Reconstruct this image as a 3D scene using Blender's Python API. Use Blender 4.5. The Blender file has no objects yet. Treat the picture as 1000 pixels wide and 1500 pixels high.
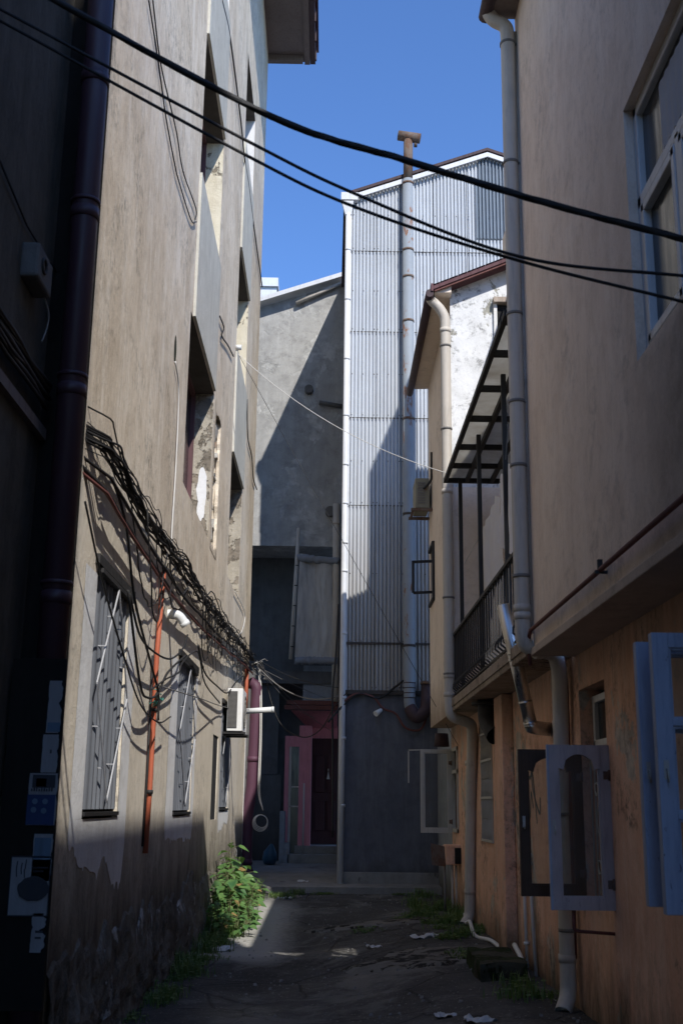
import bpy, math, random
from mathutils import Vector, Matrix, noise as mn
R = math.radians
random.seed(7)
sc = bpy.context.scene
col = sc.collection

# ------------------------------------------------------------------ helpers
class MB:
    """collects faces and links them as ONE mesh object"""
    def __init__(s): s.v=[]; s.f=[]; s.mi=[]; s.sm=[]
    def face(s, pts, m=0, smooth=False):
        b=len(s.v); s.v += [tuple(p) for p in pts]; s.f.append(tuple(range(b,b+len(pts)))); s.mi.append(m); s.sm.append(smooth); return s
    def raw(s, vs, fs, m=0, smooth=False):
        b=len(s.v); s.v += [tuple(p) for p in vs]
        for f in fs: s.f.append(tuple(b+i for i in f)); s.mi.append(m); s.sm.append(smooth)
        return s
    def box(s, a, b, m=0):
        x0,x1=sorted((a[0],b[0])); y0,y1=sorted((a[1],b[1])); z0,z1=sorted((a[2],b[2]))
        v=[(x0,y0,z0),(x1,y0,z0),(x1,y1,z0),(x0,y1,z0),(x0,y0,z1),(x1,y0,z1),(x1,y1,z1),(x0,y1,z1)]
        return s.raw(v,[(0,3,2,1),(4,5,6,7),(0,1,5,4),(1,2,6,5),(2,3,7,6),(3,0,4,7)],m)
    def bar(s, p, q, w, t, up=(0,0,1), m=0):
        """box-section bar from p to q, w across, t along up"""
        p=Vector(p); q=Vector(q); d=(q-p).normalized(); u=Vector(up)
        if abs(d.dot(u))>.99: u=Vector((1,0,0))
        a=d.cross(u).normalized()*(w/2); b=a.cross(d).normalized()*(t/2)
        v=[p-a-b,p+a-b,p+a+b,p-a+b,q-a-b,q+a-b,q+a+b,q-a+b]
        return s.raw(v,[(0,3,2,1),(4,5,6,7),(0,1,5,4),(1,2,6,5),(2,3,7,6),(3,0,4,7)],m)
    def tube(s, pts, r, n=8, m=0, cap=True):
        pts=[Vector(p) for p in pts]; N=len(pts)
        rs=r if isinstance(r,(list,tuple)) else [r]*N
        T=[]
        for i in range(N):
            a=pts[max(i-1,0)]; b=pts[min(i+1,N-1)]; d=b-a
            T.append(d.normalized() if d.length>1e-9 else Vector((0,0,1)))
        u=Vector((0,0,1)) if abs(T[0].z)<.9 else Vector((1,0,0))
        u=(u-T[0]*u.dot(T[0])).normalized(); b0=len(s.v)
        for i in range(N):
            u=u-T[i]*u.dot(T[i]); u.normalize(); w=T[i].cross(u)
            for k in range(n):
                a=2*math.pi*k/n; s.v.append(tuple(pts[i]+(u*math.cos(a)+w*math.sin(a))*rs[i]))
        for i in range(N-1):
            for k in range(n):
                k2=(k+1)%n
                s.f.append((b0+i*n+k,b0+i*n+k2,b0+(i+1)*n+k2,b0+(i+1)*n+k)); s.mi.append(m); s.sm.append(True)
        if cap:
            s.f.append(tuple(b0+k for k in reversed(range(n)))); s.mi.append(m); s.sm.append(False)
            s.f.append(tuple(b0+(N-1)*n+k for k in range(n))); s.mi.append(m); s.sm.append(False)
        return s
    def ring(s, c, axis, R0, r, n=20, k=6, m=0):
        """torus"""
        c=Vector(c); a=Vector(axis).normalized(); u=a.orthogonal().normalized(); w=a.cross(u)
        pts=[c+(u*math.cos(2*math.pi*i/n)+w*math.sin(2*math.pi*i/n))*R0 for i in range(n+1)]
        return s.tube(pts,r,k,m,False)
    def wall(s, o, u, v, nrm, W, H, ops=(), depth=.2, m=0, top=None, step=None):
        """rectangle o + a*u + b*v with openings (a0,a1,b0,b1[,depth]) and reveals going against nrm"""
        o=Vector(o); u=Vector(u); v=Vector(v); nr=Vector(nrm)
        A=sorted({0,W}|{x for p in ops for x in p[:2]}); Bz=sorted({0,H}|{x for p in ops for x in p[2:4]})
        P=lambda a,b,d=0: o+u*a+v*b-nr*d
        flip = u.cross(v).dot(nr)<0
        def q(*p):
            p=list(p); 
            if flip: p.reverse()
            s.face(p,m)
        for i in range(len(A)-1):
            for j in range(len(Bz)-1):
                ca=(A[i]+A[i+1])/2; cb=(Bz[j]+Bz[j+1])/2
                if any(p[0]<ca<p[1] and p[2]<cb<p[3] for p in ops): continue
                q(P(A[i],Bz[j]),P(A[i+1],Bz[j]),P(A[i+1],Bz[j+1]),P(A[i],Bz[j+1]))
        for p in ops:
            a0,a1,b0,b1=p[:4]; d=p[4] if len(p)>4 else depth
            q(P(a0,b0),P(a0,b1),P(a0,b1,d),P(a0,b0,d)); q(P(a1,b0,d),P(a1,b1,d),P(a1,b1),P(a1,b0))
            q(P(a0,b0,d),P(a1,b0,d),P(a1,b0),P(a0,b0)); q(P(a0,b1),P(a1,b1),P(a1,b1,d),P(a0,b1,d))
        return s
    def build(s, name, mat, parent=None, bevel=0, loc=None):
        me=bpy.data.meshes.new(name)
        off=Vector((0,0,0))
        if parent is not None:
            p=parent
            while p is not None: off+=Vector(p.location); p=p.parent
        if loc is not None: off=Vector(loc)
        me.from_pydata([tuple(Vector(p)-off) for p in s.v],[],s.f)
        for mm in (mat if isinstance(mat,(list,tuple)) else [mat]): me.materials.append(mm)
        me.polygons.foreach_set('material_index',s.mi); me.polygons.foreach_set('use_smooth',s.sm)
        me.update()
        o=bpy.data.objects.new(name,me); col.objects.link(o)
        if parent is not None: o.parent=parent
        if loc is not None: o.location=loc
        if bevel:
            md=o.modifiers.new('edge','BEVEL'); md.width=bevel; md.segments=2; md.limit_method='ANGLE'
            md.use_clamp_overlap=True
        return o

def tag(o, label=None, cat=None, group=None, kind=None):
    if label: o['label']=label
    if cat: o['category']=cat
    if group: o['group']=group
    if kind: o['kind']=kind
    return o
def thing(name, label, cat, loc=(0,0,0), group=None):
    o=bpy.data.objects.new(name,None); col.objects.link(o); o.location=loc; o.empty_display_size=.2
    return tag(o,label,cat,group)
def lab(o,t): o['label']=t; return o

# ------------------------------------------------------------------ materials
class G:
    def __init__(s,name):
        s.m=bpy.data.materials.new(name); s.m.use_nodes=True; s.nt=s.m.node_tree; s.nt.nodes.clear()
        s.out=s.n('ShaderNodeOutputMaterial'); s._p=None
    def n(s,t): return s.nt.nodes.new(t)
    def l(s,a,b): s.nt.links.new(a,b)
    def setin(s,sock,v):
        if hasattr(v,'is_output') or isinstance(v,bpy.types.NodeSocket): s.l(v,sock)
        else: sock.default_value=v
    @property
    def pos(s):
        if s._p is None: s._p=s.n('ShaderNodeNewGeometry').outputs['Position']
        return s._p
    def sepz(s):
        x=s.n('ShaderNodeSeparateXYZ'); s.l(s.pos,x.inputs[0]); return x.outputs
    def scl(s,vec,k,rot=(0,0,0),loc=(0,0,0)):
        x=s.n('ShaderNodeMapping'); s.l(vec,x.inputs[0]); x.inputs['Scale'].default_value=k; x.inputs['Rotation'].default_value=rot; x.inputs['Location'].default_value=loc; return x.outputs[0]
    def noise(s,vec,scale,detail=6,rough=.6,dist=0):
        x=s.n('ShaderNodeTexNoise'); s.l(vec,x.inputs['Vector']); x.inputs['Scale'].default_value=scale; x.inputs['Detail'].default_value=detail
        x.inputs['Roughness'].default_value=rough; x.inputs['Distortion'].default_value=dist; return x.outputs['Fac']
    def vor(s,vec,scale,feat='F1'):
        x=s.n('ShaderNodeTexVoronoi'); x.feature=feat; s.l(vec,x.inputs['Vector']); x.inputs['Scale'].default_value=scale; return x.outputs[0]
    def ramp(s,fac,stops):
        x=s.n('ShaderNodeValToRGB'); s.l(fac,x.inputs[0]); e=x.color_ramp.elements
        while len(e)<len(stops): e.new(.5)
        for i,(p,c) in enumerate(stops):
            e[i].position=p; e[i].color=(c,c,c,1) if isinstance(c,(int,float)) else (*c[:3],1)
        return x.outputs[0]
    def rng(s,fac,a,b,c=0,d=1):
        x=s.n('ShaderNodeMapRange'); s.l(fac,x.inputs[0]); x.inputs[1].default_value=a; x.inputs[2].default_value=b; x.inputs[3].default_value=c; x.inputs[4].default_value=d; return x.outputs[0]
    def mix(s,fac,a,b,mode='MIX'):
        x=s.n('ShaderNodeMix'); x.data_type='RGBA'; x.blend_type=mode
        s.setin(x.inputs[0],fac)
        for i,v in ((6,a),(7,b)):
            if isinstance(v,bpy.types.NodeSocket): s.l(v,x.inputs[i])
            else: x.inputs[i].default_value=(*v[:3],1) if not isinstance(v,(int,float)) else (v,v,v,1)
        return x.outputs[2]
    def math(s,op,a,b=0.0):
        x=s.n('ShaderNodeMath'); x.operation=op; s.setin(x.inputs[0],a); s.setin(x.inputs[1],b); return x.outputs[0]
    def bump(s,h,strength=.3,dist=.02,prev=None):
        x=s.n('ShaderNodeBump'); s.l(h,x.inputs['Height']); x.inputs['Strength'].default_value=strength; x.inputs['Distance'].default_value=dist
        if prev is not None: s.l(prev,x.inputs['Normal'])
        return x.outputs[0]
    def bsdf(s,color,rough=.85,metal=0,normal=None,spec=.3,**k):
        x=s.n('ShaderNodeBsdfPrincipled')
        if isinstance(color,bpy.types.NodeSocket): s.l(color,x.inputs['Base Color'])
        else: x.inputs['Base Color'].default_value=(*color[:3],1)
        s.setin(x.inputs['Roughness'],rough); s.setin(x.inputs['Metallic'],metal); x.inputs['Specular IOR Level'].default_value=spec
        if normal is not None: s.l(normal,x.inputs['Normal'])
        s.l(x.outputs[0],s.out.inputs[0]); s.b=x
        return s.m

def plaster(name, c1, c2, light, dark, streak=.6, grime=(0,1,(.03,.03,.025)), top=None, patch=None, crack=0, bump=.35, sx=5, mould=0, zones=(), stain=None):
    """weathered render: soft clouds, vertical rain streaks, grain, peeled patches, damp at the foot"""
    g=G(name); p=g.pos
    n1=g.noise(p,.55,9,.62,.4); n2=g.noise(p,3.1,8,.66,.3)
    c=g.mix(g.ramp(n1,[(.35,0.),(.65,1.)]),c1,c2)
    st=g.noise(g.scl(p,(sx*.55,sx*.55,.42)),1.5,10,.68,.9)
    st2=g.noise(g.scl(p,(sx*1.1,sx*1.1,.5),loc=(3,7,1)),1.3,10,.7,.8)
    c=g.mix(g.math('MULTIPLY',g.ramp(st,[(.47,0.),(.68,1.)]),streak),c,light)
    c=g.mix(g.math('MULTIPLY',g.ramp(st2,[(.50,0.),(.74,1.)]),streak*.55),c,dark)
    c=g.mix(g.math('MULTIPLY',g.ramp(n2,[(.46,0.),(.72,1.)]),.5),c,dark)
    gr=g.noise(p,55,4,.7)
    c=g.mix(.30,c,g.mix(g.ramp(gr,[(.3,0.),(.7,1.)]),dark,light),'OVERLAY')
    sp=g.noise(p,17,5,.75)
    c=g.mix(g.math('MULTIPLY',g.ramp(sp,[(.66,0.),(.74,1.)]),.7),c,tuple(x*.35 for x in dark))
    h=g.math('ADD',g.math('MULTIPLY',gr,.35),g.math('MULTIPLY',n2,1.1))
    z=g.sepz()[2]
    if patch:
        pc,th=patch[:2]; k=patch[2] if len(patch)>2 else 1.15
        pn=g.noise(g.scl(p,(1,1,.75)),k,11,.68,.25)
        f=g.ramp(pn,[(th,0.),(th+.018,1.)])
        ed=g.ramp(pn,[(th-.03,0.),(th,1.)])
        if len(patch)>3:   # confine to a height band
            zz=g.math('MULTIPLY',g.rng(z,patch[3],patch[3]+.5),g.rng(z,patch[4],patch[4]-.5)); f=g.math('MULTIPLY',f,zz)
        c=g.mix(f,c,g.mix(g.ramp(n2,[(.4,0.),(.62,1.)]),pc,tuple(x*.6 for x in pc)))
        h=g.math('SUBTRACT',h,g.math('MULTIPLY',f,.9))
    for (z0,z1,cc,amt) in zones:       # recoloured height bands with a ragged edge
        zr=g.math('ADD',z,g.math('MULTIPLY',g.math('SUBTRACT',g.noise(g.scl(p,(2.2,2.2,.6)),1.2,8,.7),.5),1.6))
        f=g.rng(zr,z0,z1); c=g.mix(g.math('MULTIPLY',f,amt),c,cc)
    if grime:
        z0,z1,gc=grime
        zr=g.math('ADD',z,g.math('MULTIPLY',g.math('SUBTRACT',g.noise(g.scl(p,(1.6,1.6,.7)),1.4,9,.7,.4),.5),1.5))
        f=g.rng(zr,z1,z0); c=g.mix(g.math('MULTIPLY',f,.92),c,gc)
        h=g.math('ADD',h,g.math('MULTIPLY',g.math('MULTIPLY',f,g.noise(p,6,8,.75,.6)),4.0))
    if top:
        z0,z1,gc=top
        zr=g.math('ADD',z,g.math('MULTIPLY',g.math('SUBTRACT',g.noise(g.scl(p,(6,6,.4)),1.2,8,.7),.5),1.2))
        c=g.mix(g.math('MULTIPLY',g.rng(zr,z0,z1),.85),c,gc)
    if mould:
        mo=g.noise(p,1.0,10,.75,.5); mo2=g.noise(p,9,8,.8)
        f=g.math('MULTIPLY',g.ramp(mo,[(.49,0.),(.64,1.)]),g.ramp(mo2,[(.47,0.),(.57,1.)]))
        c=g.mix(g.math('MULTIPLY',f,mould),c,(.035,.034,.03))
    if stain:
        ya,yb,za,zb,sc_,am=stain; X=g.sepz(); w1=g.math('MULTIPLY',g.math('SUBTRACT',g.noise(p,1.1,9,.7),.5),1.3)
        f=g.math('MULTIPLY',g.rng(g.math('ADD',X[1],w1),yb,ya),g.rng(g.math('ADD',X[2],g.math('MULTIPLY',w1,.15)),zb,za)); c=g.mix(g.math('MULTIPLY',f,am),c,g.mix(g.ramp(g.noise(p,5,9,.75),[(.4,0.),(.6,1.)]),sc_,tuple(x*.4 for x in sc_)))
    if crack:
        cr=g.vor(g.scl(p,(1,1,.6)),.9,'DISTANCE_TO_EDGE') if False else g.noise(g.scl(p,(2.4,2.4,.5)),1.1,10,.8,1.2)
        d=g.math('ABSOLUTE',g.math('SUBTRACT',cr,.5)); f=g.ramp(d,[(.0,1.),(.006,0.)])
        c=g.mix(g.math('MULTIPLY',f,crack),c,tuple(x*.3 for x in dark)); h=g.math('SUBTRACT',h,g.math('MULTIPLY',f,.8))
    return g.bsdf(c,.92,0,g.bump(h,bump,.03),.15)

def paint(name,c,rough=.5,var=.35,dirt=(.05,.045,.04),rust=None,metal=0,scale=4,bump=.12,dirtamt=.5,streaks=True):
    g=G(name); p=g.pos
    n=g.noise(p,scale,8,.65); v=g.noise(g.scl(p,(9,9,.9)) if streaks else p,2.2,7,.7)
    cc=g.mix(g.math('MULTIPLY',g.ramp(n,[(.3,0.),(.7,1.)]),var),c,tuple(x*.55 for x in c))
    cc=g.mix(g.math('MULTIPLY',g.ramp(v,[(.5,0.),(.78,1.)]),dirtamt),cc,dirt)
    if rust:
        rn=g.noise(g.scl(p,(3,3,1.2)),rust[1],10,.72,.4); f=g.ramp(rn,[(rust[2],0.),(rust[2]+.05,1.)])
        cc=g.mix(f,cc,g.mix(g.noise(p,30,5,.7),rust[0],tuple(x*.35 for x in rust[0])))
    return g.bsdf(cc,g.rng(v,.3,.8,rough,min(1,rough+.3)),metal,g.bump(g.noise(p,28,6,.7),bump,.006),.4)

def vary(m,amt):
    nt=m.node_tree; b=[n for n in nt.nodes if n.type=='BSDF_PRINCIPLED'][0]; lk=b.inputs['Base Color'].links[0]; src=lk.from_socket
    oi=nt.nodes.new('ShaderNodeObjectInfo'); mr=nt.nodes.new('ShaderNodeMapRange'); mr.inputs[3].default_value=1-amt; mr.inputs[4].default_value=1.0
    nt.links.new(oi.outputs['Random'],mr.inputs[0]); mx=nt.nodes.new('ShaderNodeMix'); mx.data_type='RGBA'; mx.blend_type='MULTIPLY'; mx.inputs[0].default_value=1
    nt.links.new(src,mx.inputs[6]); nt.links.new(mr.outputs[0],mx.inputs[7]); nt.links.new(mx.outputs[2],b.inputs['Base Color'])
def glass_clear(name,tint=(.85,.9,.9)):
    g=G(name); t=g.n('ShaderNodeBsdfTransparent'); t.inputs[0].default_value=(*tint,1)
    gl=g.n('ShaderNodeBsdfGlossy'); gl.inputs['Roughness'].default_value=.04
    df=g.n('ShaderNodeBsdfDiffuse'); df.inputs[0].default_value=(.3,.3,.28,1)
    fr=g.n('ShaderNodeFresnel'); fr.inputs[0].default_value=1.5
    a=g.n('ShaderNodeMixShader'); g.l(g.ramp(g.noise(g.pos,5,7,.7),[(.4,.05),(.8,.22)]),a.inputs[0]); g.l(t.outputs[0],a.inputs[1]); g.l(df.outputs[0],a.inputs[2])
    b=g.n('ShaderNodeMixShader'); g.l(fr.outputs[0],b.inputs[0]); g.l(a.outputs[0],b.inputs[1]); g.l(gl.outputs[0],b.inputs[2]); g.l(b.outputs[0],g.out.inputs[0])
    return g.m
def translucent(name,c,dirt,mixv=.45):
    g=G(name); p=g.pos
    cc=g.mix(g.ramp(g.noise(p,2.2,9,.7,.4),[(.4,0.),(.75,1.)]),c,dirt)
    d=g.n('ShaderNodeBsdfDiffuse'); t=g.n('ShaderNodeBsdfTranslucent'); m=g.n('ShaderNodeMixShader'); m.inputs[0].default_value=mixv
    g.l(cc,d.inputs[0]); g.l(cc,t.inputs[0]); g.l(d.outputs[0],m.inputs[1]); g.l(t.outputs[0],m.inputs[2]); g.l(m.outputs[0],g.out.inputs[0]); return g.m
def leaf_mat(name,a,b):
    g=G(name); p=g.pos
    cc=g.mix(g.ramp(g.noise(p,7,3,.5),[(.3,0.),(.7,1.)]),a,b)
    x=g.n('ShaderNodeBsdfPrincipled'); g.l(cc,x.inputs['Base Color']); x.inputs['Roughness'].default_value=.5; x.inputs['Specular IOR Level'].default_value=.35
    t=g.n('ShaderNodeBsdfTranslucent'); g.l(g.mix(.5,cc,(.16,.3,.04)),t.inputs[0]); m=g.n('ShaderNodeMixShader'); m.inputs[0].default_value=.3
    g.l(x.outputs[0],m.inputs[1]); g.l(t.outputs[0],m.inputs[2]); g.l(m.outputs[0],g.out.inputs[0]); return g.m

M={}
M['tan']=plaster('tan_render',(.58,.49,.385),(.77,.67,.545),(.84,.77,.67),(.43,.355,.27),streak=.7,
    grime=(.5,1.7,(.075,.062,.05)),zones=((4.6,3.6,(.74,.68,.57),.6),),patch=(( .40,.37,.33),.665,1.3,-.4,1.5),mould=.5,bump=.45,sx=4,crack=.3)
M['spandrel']=plaster('grey_render_panel',(.50,.48,.42),(.56,.54,.48),(.66,.64,.58),(.36,.345,.3),streak=.6,grime=None,sx=9,bump=.5)
M['jamb']=plaster('pale_jamb_render',(.62,.56,.44),(.70,.64,.52),(.78,.74,.64),(.42,.37,.28),streak=.3,grime=None,bump=.9,patch=((.33,.28,.21),.6,2.2))
M['limewash']=plaster('limewash_surround',(.68,.675,.665),(.74,.735,.725),(.82,.82,.81),(.46,.44,.42),streak=.5,grime=(.0,.55,(.2,.18,.16)),bump=.4)
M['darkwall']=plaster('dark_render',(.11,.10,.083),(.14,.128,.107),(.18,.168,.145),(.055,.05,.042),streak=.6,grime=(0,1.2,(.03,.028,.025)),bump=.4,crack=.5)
M['endwall']=plaster('shade_black_render',(.018,.016,.015),(.022,.02,.018),(.03,.028,.025),(.01,.009,.008),streak=.5,grime=None)  # near-black: shade put into the colour of the end wall
M['soffit_shade']=plaster('shade_dark_soffit',(.12,.112,.10),(.16,.15,.135),(.2,.19,.17),(.06,.055,.05),streak=.2,grime=None)
M['roughjamb']=plaster('rough_jamb',(.40,.36,.29),(.52,.48,.41),(.62,.58,.5),(.2,.175,.14),streak=.2,grime=None,bump=1.0,patch=((.30,.255,.2),.52,3.),mould=.5)
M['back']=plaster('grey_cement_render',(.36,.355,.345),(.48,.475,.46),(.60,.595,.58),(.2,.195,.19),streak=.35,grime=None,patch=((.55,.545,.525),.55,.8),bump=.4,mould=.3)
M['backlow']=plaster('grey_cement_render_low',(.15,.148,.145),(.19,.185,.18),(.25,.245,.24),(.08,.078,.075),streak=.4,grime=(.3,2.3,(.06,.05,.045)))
M['white']=plaster('white_limed_gable',(.68,.685,.685),(.75,.755,.755),(.82,.825,.82),(.45,.45,.44),streak=.5,grime=None,patch=((.36,.35,.30),.585,1.3),mould=1.4,bump=.35,sx=3)
M['peach']=plaster('peach_render',(.73,.625,.535),(.78,.675,.585),(.82,.74,.66),(.56,.46,.38),streak=.4,grime=(2.9,3.6,(.36,.27,.2)),mould=.35,bump=.3)
M['pink']=plaster('dusty_pink_render',(.74,.605,.505),(.80,.67,.565),(.85,.74,.64),(.54,.435,.355),streak=.55,grime=None,mould=.28,bump=.35,sx=3,crack=.35,stain=(5.3,6.5,4.0,4.14,(.34,.285,.235),.65))
M['sill']=plaster('stained_sill_render',(.42,.36,.305),(.48,.41,.35),(.54,.47,.41),(.2,.17,.14),streak=.9,grime=None,mould=1.0,bump=.4)
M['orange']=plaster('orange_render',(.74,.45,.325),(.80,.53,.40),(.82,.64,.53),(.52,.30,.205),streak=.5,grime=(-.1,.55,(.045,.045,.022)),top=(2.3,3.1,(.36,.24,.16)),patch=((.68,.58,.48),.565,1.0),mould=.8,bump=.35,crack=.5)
M['soffit']=plaster('pale_soffit_render',(.5,.43,.37),(.56,.49,.43),(.6,.54,.48),(.34,.27,.22),streak=.3,grime=None,mould=.3)
M['slab']=plaster('stained_concrete_slab',(.34,.27,.21),(.42,.35,.28),(.48,.42,.36),(.12,.1,.08),streak=.7,grime=None,mould=1.0,sx=3)
M['grey']=plaster('slate_grey_painted_render',(.13,.137,.16),(.165,.17,.195),(.22,.225,.24),(.08,.083,.095),streak=.7,grime=(.1,.6,(.07,.065,.06)),bump=.25)
M['palegrey']=plaster('pale_grey_render',(.30,.32,.345),(.36,.38,.40),(.42,.44,.46),(.2,.2,.2),streak=.5,grime=(0,.7,(.09,.085,.07)))
M['concrete']=plaster('worn_concrete',(.25,.24,.225),(.32,.31,.29),(.38,.37,.35),(.13,.125,.115),streak=.15,grime=None,bump=.5,patch=((.17,.165,.155),.62,1.6))
M['rubble']=plaster('old_stone_and_mortar',(.40,.385,.35),(.50,.48,.44),(.60,.58,.54),(.2,.18,.15),streak=.1,grime=None,bump=1.0)
M['brick']=plaster('old_red_brick',(.36,.19,.12),(.44,.27,.18),(.5,.38,.28),(.2,.11,.07),streak=.1,grime=None,bump=.8)
M['soffwood']=paint('weathered_soffit_boards',(.20,.165,.15),.85,.5,(.07,.055,.05),dirtamt=.7,scale=1.2)
M['pvc']=paint('grey_white_pvc',(.56,.51,.44),.5,.25,(.24,.22,.19),dirtamt=.55)
M['pvcdark']=paint('dirty_pvc_clamp',(.2,.19,.175),.6,.3)
M['pvcwhite']=paint('white_pvc',(.72,.72,.70),.4,.2,(.4,.37,.32),dirtamt=.4)
M['maroon']=paint('dark_maroon_pipe',(.045,.021,.03),.38,.25,(.05,.035,.04),dirtamt=.3)
M['plum']=paint('plum_painted_pipe',(.095,.036,.062),.5,.3,(.10,.05,.07),dirtamt=.35)
M['flue']=paint('blue_grey_flue',(.27,.30,.33),.5,.3,(.2,.2,.2),rust=((.30,.13,.06),1.0,.565),dirtamt=.35)
M['rustmetal']=paint('rusted_steel',(.17,.13,.105),.8,.5,(.09,.05,.035),rust=((.2,.11,.07),3,.5))
M['galv']=paint('galvanised_flue',(.62,.61,.58),.22,.3,(.35,.32,.28),metal=1,dirtamt=.4,bump=.25)
M['black']=paint('black_iron',(.022,.021,.021),.55,.4,(.06,.045,.035),dirtamt=.4)
M['cable']=paint('black_cable_sheath',(.017,.016,.016),.55,.3,(.04,.036,.03),streaks=False)
M['cablegrey']=paint('grey_cable_sheath',(.2,.19,.18),.6,.3,streaks=False)
M['cablewhite']=paint('white_cable_sheath',(.66,.64,.6),.6,.3,(.4,.37,.32),streaks=False)
M['orangepipe']=paint('orange_conduit',(.42,.105,.05),.55,.3,(.25,.1,.06))
M['redpipe']=paint('red_brown_gas_pipe',(.16,.055,.045),.6,.4,(.08,.04,.03))
M['corr']=paint('pale_zinc_sheet',(.57,.60,.64),.42,.3,(.40,.395,.385),rust=((.22,.12,.08),2.2,.74),metal=.0,dirtamt=.35,scale=1.1)
vary(M['corr'],.13)
def low_shade_grime(m,z0,z1,c,amt):
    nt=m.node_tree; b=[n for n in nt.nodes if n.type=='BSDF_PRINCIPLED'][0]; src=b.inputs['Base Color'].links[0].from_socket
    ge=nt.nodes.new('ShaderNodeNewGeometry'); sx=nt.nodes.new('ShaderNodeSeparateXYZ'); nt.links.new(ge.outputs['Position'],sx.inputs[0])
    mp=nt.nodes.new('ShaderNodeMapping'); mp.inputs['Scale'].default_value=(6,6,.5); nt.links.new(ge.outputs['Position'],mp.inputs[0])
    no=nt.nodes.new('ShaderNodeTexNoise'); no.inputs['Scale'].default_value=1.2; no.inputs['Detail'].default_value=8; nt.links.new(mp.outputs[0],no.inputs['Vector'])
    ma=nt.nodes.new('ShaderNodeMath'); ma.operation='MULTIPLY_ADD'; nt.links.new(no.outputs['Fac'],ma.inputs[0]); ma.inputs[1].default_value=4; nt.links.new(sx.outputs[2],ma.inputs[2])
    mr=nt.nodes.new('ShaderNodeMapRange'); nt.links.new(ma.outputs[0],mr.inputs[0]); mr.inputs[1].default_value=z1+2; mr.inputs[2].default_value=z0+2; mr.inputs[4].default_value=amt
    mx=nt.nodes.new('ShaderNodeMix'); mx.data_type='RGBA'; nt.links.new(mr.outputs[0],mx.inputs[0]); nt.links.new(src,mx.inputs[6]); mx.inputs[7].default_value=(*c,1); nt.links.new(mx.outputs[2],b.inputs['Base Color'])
low_shade_grime(M['corr'],4.0,8.5,(.30,.27,.235),.85)  # lower sheets darkened in colour: painted shade together with grime
M['corrdark']=paint('weathered_zinc_sheet',(.17,.21,.26),.45,.3,(.14,.15,.16),dirtamt=.6)
M['seam']=paint('dark_seam',(.07,.06,.055),.8,.3)
M['sheet']=paint('grey_window_sheet',(.15,.16,.18),.45,.3,(.14,.14,.15),dirtamt=.55,scale=2)
M['grille']=paint('pale_grille_bar',(.42,.42,.43),.5,.3,(.2,.19,.18))
M['flash']=paint('white_flashing',(.66,.67,.69),.45,.2,(.35,.34,.33))
M['rooftile']=paint('maroon_roof_metal',(.115,.045,.05),.6,.4,(.05,.03,.03))
M['gutterdark']=paint('dark_gutter',(.06,.035,.04),.6,.4,(.05,.04,.035))
M['pvcframe']=paint('white_window_frame',(.68,.675,.65),.35,.2,(.36,.34,.3),dirtamt=.45)
M['alu']=paint('aged_aluminium_frame',(.50,.48,.43),.45,.35,(.22,.2,.16),dirtamt=.55)
M['wooddark']=paint('brown_window_wood',(.085,.05,.03),.6,.5,(.03,.02,.015))
M['mauve']=paint('faded_mauve_paint',(.50,.43,.41),.6,.35,(.09,.085,.09),rust=((.10,.08,.065),9,.63),dirtamt=.5)
M['blue']=paint('blue_flaking_paint',(.38,.44,.56),.5,.35,(.1,.14,.25),rust=((.11,.08,.06),9,.62),dirtamt=.5)
M['maroonframe']=paint('maroon_window_frame',(.13,.06,.065),.6,.4)
M['dark']=paint('dark_interior',(.012,.012,.013),.9,.2)
M['pane']=paint('dark_window_glass',(.018,.02,.023),.06,.2,(.03,.03,.03),dirtamt=.3,bump=.02)
M['glass']=glass_clear('clear_dusty_glass')
M['poly']=translucent('grey_roof_sheet',(.62,.61,.58),(.42,.39,.34),.6)
M['cloth']=translucent('white_cotton',(.86,.85,.85),(.78,.77,.77),.4)
M['tarp']=paint('grey_white_tarpaulin',(.52,.515,.50),.65,.4,(.2,.17,.13),dirtamt=.7,scale=1.4)
M['tarpblue']=paint('bluish_tarp_edge',(.27,.295,.335),.65,.4,(.2,.19,.18))
M['pinkpaint']=paint('pink_painted_wall',(.70,.27,.30),.7,.3,(.27,.08,.1))
M['reddoor']=paint('dark_red_door',(.045,.010,.010),.5,.3,(.02,.006,.006))
M['acwhite']=paint('white_enamel',(.76,.75,.72),.4,.15,(.48,.43,.36),dirtamt=.35)
M['acold']=paint('dirty_old_enamel',(.27,.26,.2),.6,.4,(.12,.1,.06),rust=((.2,.09,.04),2.2,.62))
M['mesh']=paint('dark_coil',(.03,.03,.032),.5,.2)
M['paper']=paint('poster_paper',(.20,.20,.21),.8,.2,(.35,.36,.38),dirtamt=.4)
M['paperblue']=paint('poster_blue',(.018,.035,.10),.7,.3,(.03,.05,.15))
M['ink']=paint('poster_ink',(.03,.032,.04),.8,.2)
M['cyan']=paint('poster_pale_blue',(.09,.14,.2),.8,.2)
M['moss']=plaster('mossy_stone',(.07,.07,.05),(.10,.095,.07),(.14,.13,.1),(.03,.035,.015),streak=.1,grime=None,bump=1.0,patch=((.03,.045,.015),.5,2.5))
M['leaf']=leaf_mat('bush_leaf',(.045,.13,.045),(.17,.29,.08))
M['leafdry']=leaf_mat('dry_leaf',(.28,.17,.07),(.36,.27,.10))
M['grass']=leaf_mat('weed_blade',(.05,.12,.03),(.17,.22,.08))
M['stem']=paint('green_stem',(.11,.12,.05),.7)
M['teal']=paint('teal_twine',(.06,.28,.22),.6,.2,streaks=False)
M['bluebag']=paint('blue_plastic',(.02,.07,.11),.4,.3)
M['litter']=paint('dirty_white_paper',(.58,.57,.55),.8,.3,(.3,.28,.25),streaks=False)

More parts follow.
